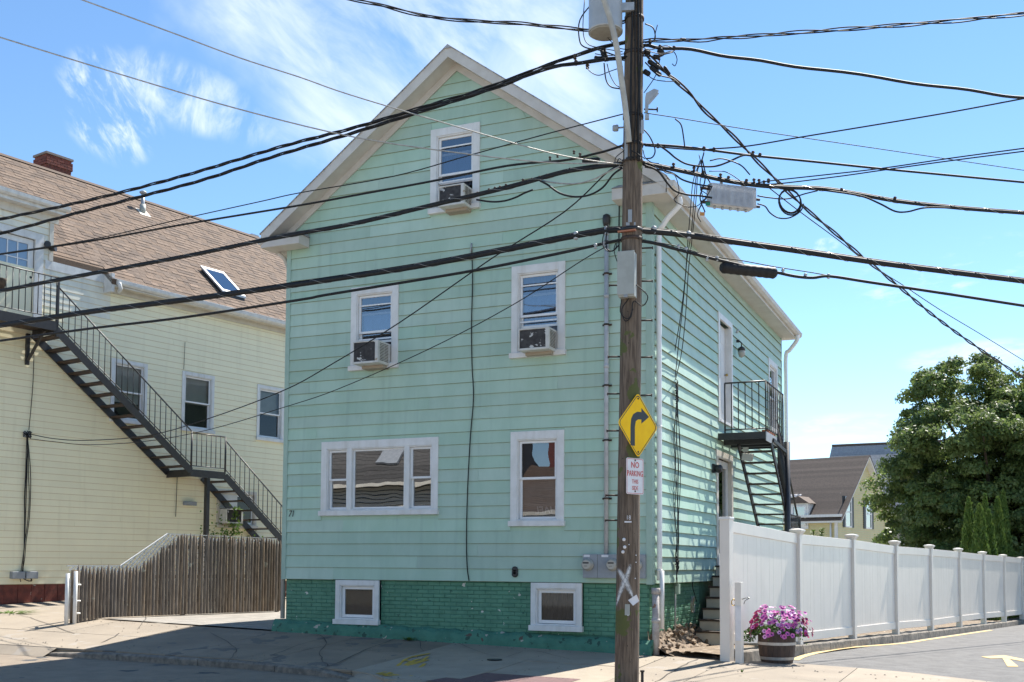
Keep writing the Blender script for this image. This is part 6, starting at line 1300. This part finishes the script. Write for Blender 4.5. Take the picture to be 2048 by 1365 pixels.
# ================================================================== BACKGROUND HOUSES
def vec(a): return Vector(a)
g = Vector((.262, .965, 0)).normalized(); l_ = Vector((-g.y, g.x, 0)); C0 = Vector((-2.95, 44.2, 0)); GE = PL(C0, g, Vector((g.y, -g.x, 0))); LE = PL(C0, l_, -g)
sh = empty('distant_yellow_house', C0+l_*4+g*3.7, 'small pale yellow gabled house with dark shutters far behind the white fence', 'house')
hwid, eav, apx, dep = 3.75, 4.28, 7.75, 9.5
mb = MB().poly([GE.p(0, -.5, -.2), GE.p(2*hwid, -.5, -.2), GE.p(2*hwid, eav, -.2), GE.p(hwid, apx-.15, -.2), GE.p(0, eav, -.2)], GE.N, .2); part('gable_wall', mb, 'pale_yellow', sh)
LE.box(mb2 := MB(), .0, dep, -.5, eav, -.2, 0); fwl = part('front_wall', mb2, 'pale_yellow', sh)
gw = [(1.0, 1.75), (3.9, 4.65)]
for i in range(60):
    z0 = .4+i*.125
    if z0 > apx-.4: break
    hh = (apx-.15-z0-.12)/((apx-.15-eav)/hwid); a, b = max(0, hwid-hh), min(2*hwid, hwid+hh); iv = [(a, b)]
    for (p, q) in gw:
        if 3.62 < z0+.06 < 5.35: iv = [x for (s_, t_) in iv for x in ((s_, min(t_, p-.35)), (max(s_, q+.35), t_)) if x[1]-x[0] > .05]
    for (p, q) in iv: part('siding_board', MB().add([GE.p(p, z0, .03), GE.p(q, z0, .03), GE.p(q, z0+.125, .004), GE.p(p, z0+.125, .004), GE.p(p, z0, 0), GE.p(q, z0, 0)], [(0, 1, 2, 3), (4, 5, 1, 0)]).add([GE.p(p, z0, .032), GE.p(q, z0, .032), GE.p(q, z0+.03, .028), GE.p(p, z0+.03, .028)], [(0, 1, 2, 3)]), 'pale_yellow', sh).data.materials.append(MATS['lap_tan'])
    if z0 < eav-.2: part('siding_board', MB().add([LE.p(0, z0, .03), LE.p(dep, z0, .03), LE.p(dep, z0+.125, .004), LE.p(0, z0+.125, .004), LE.p(0, z0, 0), LE.p(dep, z0, 0)], [(3, 2, 1, 0), (0, 1, 5, 4)]).add([LE.p(0, z0, .032), LE.p(dep, z0, .032), LE.p(dep, z0+.03, .028), LE.p(0, z0+.03, .028)], [(3, 2, 1, 0)]), 'pale_yellow', sh).data.materials.append(MATS['lap_tan'])
for o in list(sh.children):
    if o.name.startswith('siding_board'): o.data.polygons[2].material_index = 1; o.data.polygons[1].material_index = 1
def smallwin(parent, pl, u0, u1, z0, z1, sh_=True):
    w = part('window', pl.box(pl.box(pl.box(pl.box(MB(), u0-.08, u0, z0-.08, z1+.08, 0, .07), u1, u1+.08, z0-.08, z1+.08, 0, .07), u0, u1, z1, z1+.08, 0, .071), u0, u1, z0-.08, z0, 0, .071), 'white_paint', parent)
    part('pane', pl.box(MB(), u0, u1, z0, z1, .01, .03), 'pane_dark', w); part('backing', pl.box(MB(), u0, u1, z0, z1, .001, .006), 'interior', w); part('sash', pl.box(MB(), u0, u1, (z0+z1)/2-.03, (z0+z1)/2+.03, .03, .06), 'white_paint', w)
    if sh_:
        for a, b in ((u0-.36, u0-.09), (u1+.09, u1+.36)): part('shutter', pl.box(MB(), a, b, z0-.08, z1+.08, .0, .06), 'shutter', parent)
for p, q in gw: smallwin(sh, GE, p, q, 3.72, 5.25)
s2 = (apx-eav)/hwid
def sroof(mb, side, d0, d1, x0=0, x1=None, u0=-.35, u1=None):
    x1 = hwid+.3 if x1 is None else x1; u1 = dep if u1 is None else u1; vs = []
    for uu in (u0, u1):
        for (x, d) in ((x0, d0), (x1, d0), (x1, d1), (x0, d1)): vs.append(C0+g*(hwid-side*x)+l_*uu+Z*(apx-s2*x-d))
    return mb.add(vs, [(0, 1, 2, 3), (7, 6, 5, 4), (0, 4, 5, 1), (1, 5, 6, 2), (2, 6, 7, 3), (3, 7, 4, 0)])
srf = part('roof', sroof(sroof(MB(), 1, .02, .15), -1, .02, .15), 'white_paint', sh)
for i in range(24):
    mb = sroof(MB(), 1, -.012, .02, i*.17, i*.17+.18 if i < 23 else hwid+.33, -.38); part('shingle_course', mb, 'shingle_dark', srf)
part('roof_slope', sroof(MB(), -1, -.01, .02, 0, hwid+.33, -.38), 'shingle_dark', srf)
part('gutter', MB().frame(LE.p(-.3, eav-.12, .02), l_*(dep+.3), -g*.3, Z*.14), 'white_paint', sh); part('downspout', MB().tube([LE.p(.35, .2, .1), LE.p(.35, eav, .1)], .05, 8), 'white_paint', sh); part('corner_board', LE.box(MB(), -.01, .16, 0, eav-.1, .0, .045), 'white_paint', sh)
DM = PL(LE.p(0, 0, -.15), l_, -g)
part('dormer', DM.box(MB(), 1.62, 2.62, 3.55, 4.95, -1.6, .25), 'white_paint', sh); part('dormer_roof', MB().poly([DM.p(1.5, 4.95, .4), DM.p(2.74, 4.95, .4), DM.p(2.12, 5.35, .4)], g, 1.9), 'shingle_dark', sh); smallwin(sh, PL(DM.p(0, 0, .25), l_, -g), 1.8, 2.44, 3.8, 4.75, False)
P = [C0+g*(hwid-x)+l_*u+Z*(apx-s2*x+.05) for u, x in ((5.6, .1), (5.2, .7), (4.6, 1.5), (4.0, 2.2), (3.3, 2.55))]
part('roof_cable', MB().tube(curve(P, 4), .035, 5), 'sign_white', sh); part('cable_heap', MB().tube([C0+g*(hwid-2.6+.12*math.sin(i*1.7))+l_*(3.0+.5*math.cos(i*1.3))+Z*(apx-s2*2.6+.10+.08*math.sin(i*.9)) for i in range(22)], .03, 5), 'sign_white', sh)
# grey roofed house behind
q0 = CAM+ray(1664, 893)*74; q1 = CAM+ray(1800, 887)*72; r0_ = Vector(q0); r1_ = Vector(q1)+(Vector(q1)-Vector(q0))*.6; dn_ = Vector((tocam.x, tocam.y, 0))*3.6-tor*1.6-Z*4.6
gh = empty('distant_grey_house', r0_-Z*9, 'grey slate roofed house just visible behind the small yellow house', 'house')
nrm_ = (r1_-r0_).cross(dn_).normalized()
part('roof_core', MB().frame(r0_-Z*.1, r1_-r0_, dn_, -Z*.15), 'shingle_grey', gh); back = Vector((-dn_.x, -dn_.y, dn_.z)); part('roof_back', MB().frame(r0_-Z*.1, r1_-r0_, back, -Z*.15), 'shingle_grey', gh)
for i in range(26):
    a = dn_*(i/26); m_ = MB().frame(r0_+a, (r1_-r0_), dn_/26*1.04, Z*.02-Z*.0); part('shingle_course', m_, 'shingle_grey', gh)
part('ridge_cap', MB().tube([r0_+Z*.02, r1_+Z*.02], .10, 6), 'shingle_dark', gh)
part('wall', MB().add([r0_+dn_*.95, r0_+back*.95, r0_-Z*.2, Vector((r0_.x, r0_.y, 0))+Vector((dn_.x, dn_.y, 0))*.95, Vector((r0_.x, r0_.y, 0))-Vector((dn_.x, dn_.y, 0))*.95], [(0, 2, 1), (0, 1, 4, 3)]).frame(Vector((r0_.x, r0_.y, 0))+Vector((dn_.x, dn_.y, 0))*.9, r1_-r0_-Z*(r1_-r0_).z, Vector((dn_.x, dn_.y, 0))*.03, Z*4.4), 'beige_siding', gh)
part('far_end', MB().frame(Vector((r1_.x, r1_.y, 0))-Vector((dn_.x, dn_.y, 0))*.9, Vector((dn_.x, dn_.y, 0))*1.8, (r0_-r1_).normalized()*.1, Z*4.4), 'beige_siding', gh)
# ================================================================== HOUSES ACROSS THE STREET (seen mirrored in the windows)
def across(x0, x1, y0, dpt, ez, rz_, m, rm_, label, chim=None):
    o = empty('facing_house', ((x0+x1)/2, y0-dpt/2, 0), label, 'house'); part('wall', MB().box(x0, x1, y0-dpt, y0, -.3, ez), m, o)
    for i in range(int((ez-.6)/.14)): part('siding_board', MB().add([(x0, y0+.022, .6+i*.14), (x1, y0+.022, .6+i*.14), (x1, y0+.002, .74+i*.14), (x0, y0+.002, .74+i*.14)], [(0, 1, 2, 3)]), m, o); part('lap_edge', MB().box(x0, x1, y0+.022, y0+.03, .6+i*.14, .625+i*.14), 'shutter', o)
    ym = y0-dpt/2; part('roof', MB().add([(x0-.4, y0+.45, ez-.1), (x1+.4, y0+.45, ez-.1), (x1+.4, ym, rz_), (x0-.4, ym, rz_), (x0-.4, y0-dpt-.4, ez-.1), (x1+.4, y0-dpt-.4, ez-.1)], [(0, 1, 2, 3), (3, 2, 5, 4), (0, 3, 4), (1, 5, 2)]), rm_, o)
    for i in range(30):
        f = i/30; ya, za = y0+.45+(ym-y0-.45)*f, ez-.1+(rz_-ez+.1)*f; yb_, zb_ = y0+.45+(ym-y0-.45)*(f+1/29), ez-.1+(rz_-ez+.1)*(f+1/29)
        part('shingle_course', MB().add([(x0-.42, ya, za+.0), (x1+.42, ya, za+.0), (x1+.42, ya, za+.04), (x0-.42, ya, za+.04), (x1+.42, yb_, zb_+.01), (x0-.42, yb_, zb_+.01)], [(0, 1, 2, 3), (3, 2, 4, 5)]), rm_, o)
    part('fascia', MB().box(x0-.4, x1+.4, y0+.45, y0+.5, ez-.20, ez-.07), 'cream_trim', o)
    for k in range(int((x1-x0)/2.6)):
        u = x0+1.2+k*2.6
        w = part('window', MB().box(u-.1, u+1.0, y0+.01, y0+.06, 1.2, 2.7), 'white_paint', o); part('pane', MB().box(u, u+.9, y0+.061, y0+.07, 1.3, 2.6), 'curtain_dark', w)
    if chim: part('chimney', MB().box(chim, chim+.8, ym-.3, ym+.3, ez, rz_+1.6), 'red_brick', o)
    return o
o = across(-27, -13.5, -19, 9, 4.6, 9.2, 'beige_siding', 'dark_roof', 'beige house with dark roof across the street, mirrored in the picture window')
part('skylight', MB().frame((-16.6, -19.3, 5.28), (1.0, 0, 0), (0, -.60, .57), (0, .07, .08)), 'galv', o)
across(-12.9, -4.5, -22, 9, 3.6, 5.75, 'white_paint', 'shingle', 'white house with brown roof and brick chimney across the street', -12.3)
# ================================================================== TREES
def crown(center, rad, n, leaf, m, name, parent, clumps=150, seed=1, squash=1.0, inner=.35, up_=0):
    r = np.random.default_rng(seed); c = np.array(center); R_ = np.array(rad)
    d = r.normal(size=(clumps, 3)); d /= np.linalg.norm(d, axis=1)[:, None]; k = r.random(clumps)**.45; k = np.where(r.random(clumps) < .72, .78+.24*r.random(clumps), k*.8)
    # lobed outline
    lob = 1+.13*np.sin(d[:, 0]*5+seed)+.10*np.cos(d[:, 2]*7+d[:, 1]*4)
    cc_ = c+d*R_*(k*lob)[:, None]; cr = (.075+.085*r.random(clumps))*R_.mean()
    idx = r.integers(0, clumps, n); e = r.normal(size=(n, 3)); e /= np.linalg.norm(e, axis=1)[:, None]; e[:, 2] = np.abs(e[:, 2])*.8-.25*(r.random(n) < .5); rr = (.55+.5*r.random(n))
    p = cc_[idx]+e*(cr[idx]*rr)[:, None]
    nrm = e+.55*r.normal(size=(n, 3))+np.array([0, 0, .35]); nrm /= np.linalg.norm(nrm, axis=1)[:, None]
    t = np.cross(nrm, r.normal(size=(n, 3))); t /= np.linalg.norm(t, axis=1)[:, None]; b = np.cross(nrm, t); s_ = leaf*(.6+.8*r.random(n))[:, None]
    V = np.stack([p-t*s_, p+b*s_*.55-nrm*s_*.12, p+t*s_, p-b*s_*.55-nrm*s_*.12], 1).reshape(-1, 3)
    me = bpy.data.meshes.new(name); me.vertices.add(4*n); me.vertices.foreach_set('co', V.ravel()); me.loops.add(4*n); me.loops.foreach_set('vertex_index', np.arange(4*n)); me.polygons.add(n); me.polygons.foreach_set('loop_start', np.arange(n)*4); me.polygons.foreach_set('loop_total', np.full(n, 4)); me.update(calc_edges=True)
    me.materials.append(MATS[m]); o = link(name, me, parent); return o, cc_
def tree(label, base, h, center, rad, n, leaf, seed, m='maple_leaf', clumps=190):
    o = empty('maple_tree', base, label, 'tree'); b = Vector(base); c = Vector(center)
    part('trunk', MB().tube(curve([b-Z*.3, b+Z*1.2, b.lerp(c, .5)+Vector((.1, 0, 0)), c], 4), [.30, .29, .28, .27, .26, .25, .24, .22, .2, .18, .15, .12, .1], 12), 'bark', o)
    cr, cc_ = crown(center, rad, n, leaf, m, 'crown', o, clumps, seed); tag(cr, kind='stuff')
    for k in range(16):
        e = Vector(cc_[k*7]); s_ = b.lerp(c, random.uniform(.45, .95)); part('limb', MB().tube(curve([s_, s_.lerp(e, .5)+Z*.3, e], 4), [.1, .09, .08, .07, .06, .05, .04, .03, .02], 6), 'bark', o)
    return o
tree('large leafy maple behind the white fence, nearest the small yellow house', (4.3, 30.2, -.1), 9, (4.75, 30.4, 4.45), (4.6, 4.3, 4.6), 260000, .072, 3, clumps=800)
tree('second maple whose crown passes out of the right edge', (8.2, 31.5, -.1), 9, (8.1, 31.2, 4.8), (4.2, 4.2, 5.0), 120000, .078, 11, clumps=420)
tree('low dense tree filling the gap under the maples at the right', (6.0, 33.5, -.2), 5, (5.8, 34.4, 2.6), (5.0, 2.5, 3.2), 70000, .085, 19, clumps=300)
def cedar(px, py, D, w, label, seed):
    tip = Vector(CAM+ray(px, py)*D); base = Vector((tip.x, tip.y, -.1)); H_ = tip.z+.1
    o = empty('arborvitae', base, label, 'conifer', 'narrow arborvitae behind the white fence'); part('trunk', MB().tube([base, base+Z*H_*.9], [.06, .015], 6), 'bark', o)
    r = np.random.default_rng(seed); n = 9000; z = r.random(n)**1.25; ang = r.random(n)*2*np.pi; prof = w*np.clip((1-z)**.72, 0, 1)*(1+.14*np.sin(ang*5+z*17)+.10*np.sin(z*55+ang*2))*(.78+.26*r.random(n))
    p = np.stack([base.x+np.cos(ang)*prof, base.y+np.sin(ang)*prof, base.z+z*H_], 1); t = np.stack([np.cos(ang)*.5, np.sin(ang)*.5, np.ones(n)*1.2], 1)+.35*r.normal(size=(n, 3)); t /= np.linalg.norm(t, axis=1)[:, None]; b = np.cross(t, r.normal(size=(n, 3))); b /= np.linalg.norm(b, axis=1)[:, None]; s_ = .075*(.6+.7*r.random(n))[:, None]
    V = np.stack([p-t*s_, p+b*s_*.3, p+t*s_, p-b*s_*.3], 1).reshape(-1, 3); me = bpy.data.meshes.new('foliage'); me.vertices.add(4*n); me.vertices.foreach_set('co', V.ravel()); me.loops.add(4*n); me.loops.foreach_set('vertex_index', np.arange(4*n)); me.polygons.add(n); me.polygons.foreach_set('loop_start', np.arange(n)*4); me.polygons.foreach_set('loop_total', np.full(n, 4)); me.update(calc_edges=True); me.materials.append(MATS['cedar_leaf']); tag(link('crown', me, o), kind='stuff')
for a in ((1937, 997, 34.5, .40, 'leftmost narrow arborvitae before the maple', 1), (1959, 1010, 34, .47, 'second arborvitae from the left, short and full', 2), (1970, 990, 36, .31, 'slim arborvitae tip showing behind its fuller neighbours', 3), (1977, 1022, 35, .42, 'low full arborvitae in the middle of the row', 6), (1995, 996, 36.5, .42, 'arborvitae just left of the tallest one', 4), (2006, 981, 37.5, .42, 'tallest and rightmost arborvitae of the row', 5)): cedar(*a)
def spruce(px, py, D, label):
    tip = Vector(CAM+ray(px, py)*D); mb = MB(); r = random.Random(px)
    for i in range(260):
        z = r.random()**1.3*1.2; a = r.uniform(0, 6.28); w = .05+.26*z/1.2; p = tip-Z*z+Vector((math.cos(a)*w*r.random(), math.sin(a)*w*r.random(), 0)); d = Vector((math.cos(a), math.sin(a), .7)).normalized()*.05; g_ = Vector((-math.sin(a), math.cos(a), 0))*.02; mb.add([p-g_, p+g_, p+d], [(0, 1, 2)])
    o = empty('young_conifer', tip-Z*2, label, 'conifer'); part('trunk', MB().tube([tip-Z*2.2, tip], [.04, .01], 6), 'bark', o); tag(part('crown', mb, 'cedar_leaf', o), kind='stuff')
spruce(1627, 1061, 24, 'small conifer tip poking above the fence, left one'); spruce(1644, 1058, 24, 'small conifer tip poking above the fence, right one')
bpy.data.lights['sun'].use_shadow = True

# labels of look-alikes: told apart by their order along the line
from collections import defaultdict
def sight(p): d = np.array(p)-CAM; return 1024+FPX*(d@RT)/(d@FW)
same = defaultdict(list)
for o in SC.objects:
    if o.parent is None and 'label' in o: same[o['label']].append(o)
def ordn(k): return ('first', 'second', 'third', 'fourth', 'fifth', 'sixth', 'seventh', 'eighth', 'ninth', 'tenth')[k] if k < 10 else f'{k+1}{"st" if k == 20 else "nd" if k == 21 else "rd" if k == 22 else "th"}'
for lb, os_ in same.items():
    if len(os_) < 2: continue
    def mid(o): v = o.data.vertices; return sum(sight(x.co) for x in v)/len(v)
    for k, o in enumerate(sorted(os_, key=mid)): o['label'] = f'{lb}, {ordn(k)} from the left'
